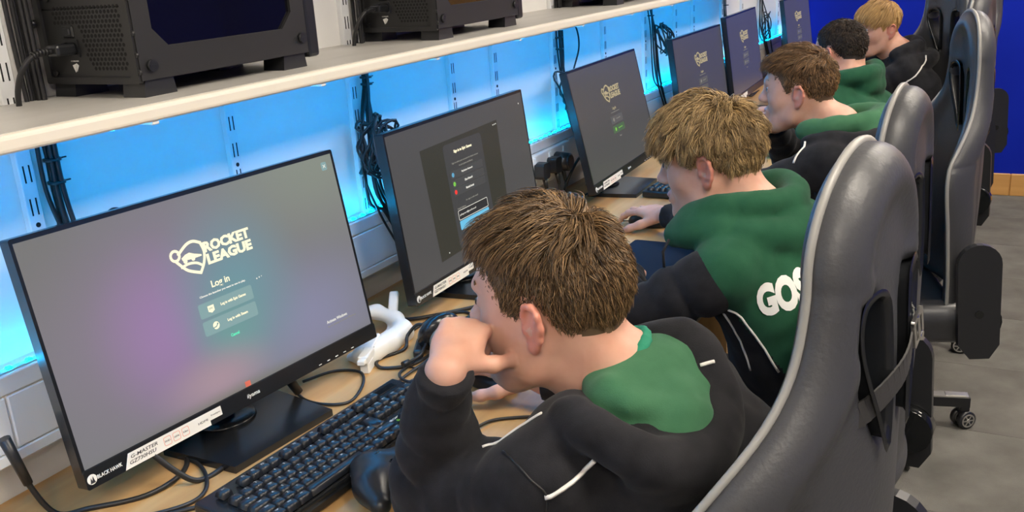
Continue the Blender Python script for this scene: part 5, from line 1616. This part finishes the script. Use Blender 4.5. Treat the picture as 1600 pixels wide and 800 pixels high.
# ---------------------------------------------------------------- dark-haired boy in green
H4 = np.array((3.76, .612, 1.050)); F4 = (62, 6, 0)
def hood4(G):
    G.group(.010)
    P = spline([(3.59, .63, .955), (3.58, .56, .975), (3.62, .50, .985), (3.70, .475, .985), (3.79, .50, .985), (3.85, .57, .965)], 3); G.chain(P, [.028] * len(P), .015, mat=0)
    G.ell((3.69, .505, .935), (.10, .065, .055), None, .02, mat=0)
HM4 = hair_mat('hair_near_black', (.010, .007, .005), (.085, .055, .035))
person('boy', 'boy with very short dark hair in an all green hoodie, seen from behind', H4, F4, .98, (3.715, .575, .945), (3.66, .44, .53),
    [(3.54, .60, .88), (3.87, .535, .88)], [(3.60, .72, .79), (4.02, .66, .79)], [(3.76, .85, .79), (3.98, .86, .79)],
    [dict(d=(.5, .85, 0), b=(0, 0, 1), left=True, curls=relaxed, sc=.92), dict(d=(-.2, .95, 0), b=(0, 0, 1), left=False, curls=relaxed, sc=.92)],
    dict(n=4200, guides=500, whorl=(-.050, 0, .104), Ltop=.020, Lside=.009, Lback=.009, fwd=.3, side_z=.05, lift=.02, wave=.4, clump=.6, seed=9, rad=.0011, rise=.012, messy=.12), HM4,
    v_skin=.0045, v_cloth=.009, hood=hood4, mats=[M_cloth_g, M_cloth_g, M_cloth_g, M_shirt], legs=[((3.58, .74, .53), (3.58, .82, .10)), ((3.80, .74, .53), (3.81, .82, .10))], scalp=(.018, .012, .009), torso=((3.68, .51, .80),))
# ---------------------------------------------------------------- farthest boy, turned to the camera
H5 = np.array((4.547, .588, 1.068)); F5 = (136, 5, -5)
def hood5(G):
    G.group(.010)
    P = spline([(4.44, .50, .955), (4.49, .44, .975), (4.57, .42, .985), (4.65, .47, .985), (4.68, .55, .965)], 3); G.chain(P, [.030] * len(P), .015, mat=0)
    P = spline([(4.42, .47, .915), (4.49, .39, .925), (4.58, .37, .93), (4.68, .43, .93)], 3); G.chain(P, [.032] * len(P), .02, mat=0)
HM5 = hair_mat('hair_blond', (.30, .165, .05), (.80, .53, .22))
b5, body5, hd5, inf5, MF5 = person('boy', 'farthest boy, blond fringe and black hoodie, turned towards the camera', H5, F5, .97, (4.575, .500, .95), (4.55, .42, .53),
    [(4.43, .45, .885), (4.70, .60, .885)], [(4.36, .62, .79), (4.66, .78, .79)], [(4.40, .83, .79), (4.56, .92, .79)],
    [dict(d=(.1, .95, 0), b=(0, 0, 1), left=True, curls=relaxed, sc=.92), dict(d=(-.3, .9, 0), b=(0, 0, 1), left=False, curls=relaxed, sc=.92)],
    dict(n=4500, guides=160, whorl=(-.060, 0, .100), Ltop=.060, Lside=.030, Lback=.020, fwd=1.0, side_z=.03, lift=.004, wave=.0, clump=.6, seed=12, rad=.0011, rise=.014, fringe=.018, messy=.06), HM5,
    v_skin=.0045, v_cloth=.009, hood=hood5, legs=[((4.42, .76, .53), (4.40, .84, .10)), ((4.62, .78, .53), (4.63, .86, .10))], scalp=(.35, .20, .07), torso=((4.56, .465, .80),))

# ---------------------------------------------------------------- reflective cords and lettering on the clothes
def W(o, pts):
    return [Vector(p) - o.parent.location for p in pts]
cord(hd1, W(hd1, [(.8406, .4391, .8778), (.8644, .4115, .893), (.868, .395, .905)]), .0030)
cord(hd1, W(hd1, [(.893, .548, .880), (.899, .535, .905), (.906, .510, .925), (.912, .476, .940)]), .0018)
cord(hd1, W(hd1, [(1.060, .326, .962), (1.071, .311, .964)]), .0026, name='reflective_tag')
cord(hd2, W(hd2, [(1.5933, .437, .8265), (1.6115, .4099, .7981), (1.6316, .379, .7436), (1.65, .355, .70)]), .0024)
cord(hd2, W(hd2, [(1.592, .455, .79), (1.612, .435, .74), (1.63, .42, .68)]), .0022)
cord(hd3, W(hd3, [(2.545, .525, .890), (2.575, .518, .918), (2.612, .505, .934)]), .0030)
cord(hd5, W(hd5, [(4.40, .46, .84), (4.425, .425, .88), (4.455, .395, .915), (4.475, .385, .94)]), .0038)
a = MB(); a.tube(W(hd2, [(1.615, .555, .945), (1.600, .562, .925), (1.600, .560, .895)]), .0028, 6); a.build('drawstring', M_cloth_k, hd2.parent)
print_on(hd2, 'GOS', W(hd2, [(1.6105, .390, .842)])[0], (.43, -.90, .22), (0, 0, 1), .062, M_print_w, hd2.parent, bold=.006, width=.098)

cord(hd1, W(hd1, [(.8581, .5016, .9107), (.8415, .4768, .9104), (.8327, .4527, .8974), (.8335, .4354, .8827), (.832, .436, .855)]), .0013, name='seam', m=M_cable)
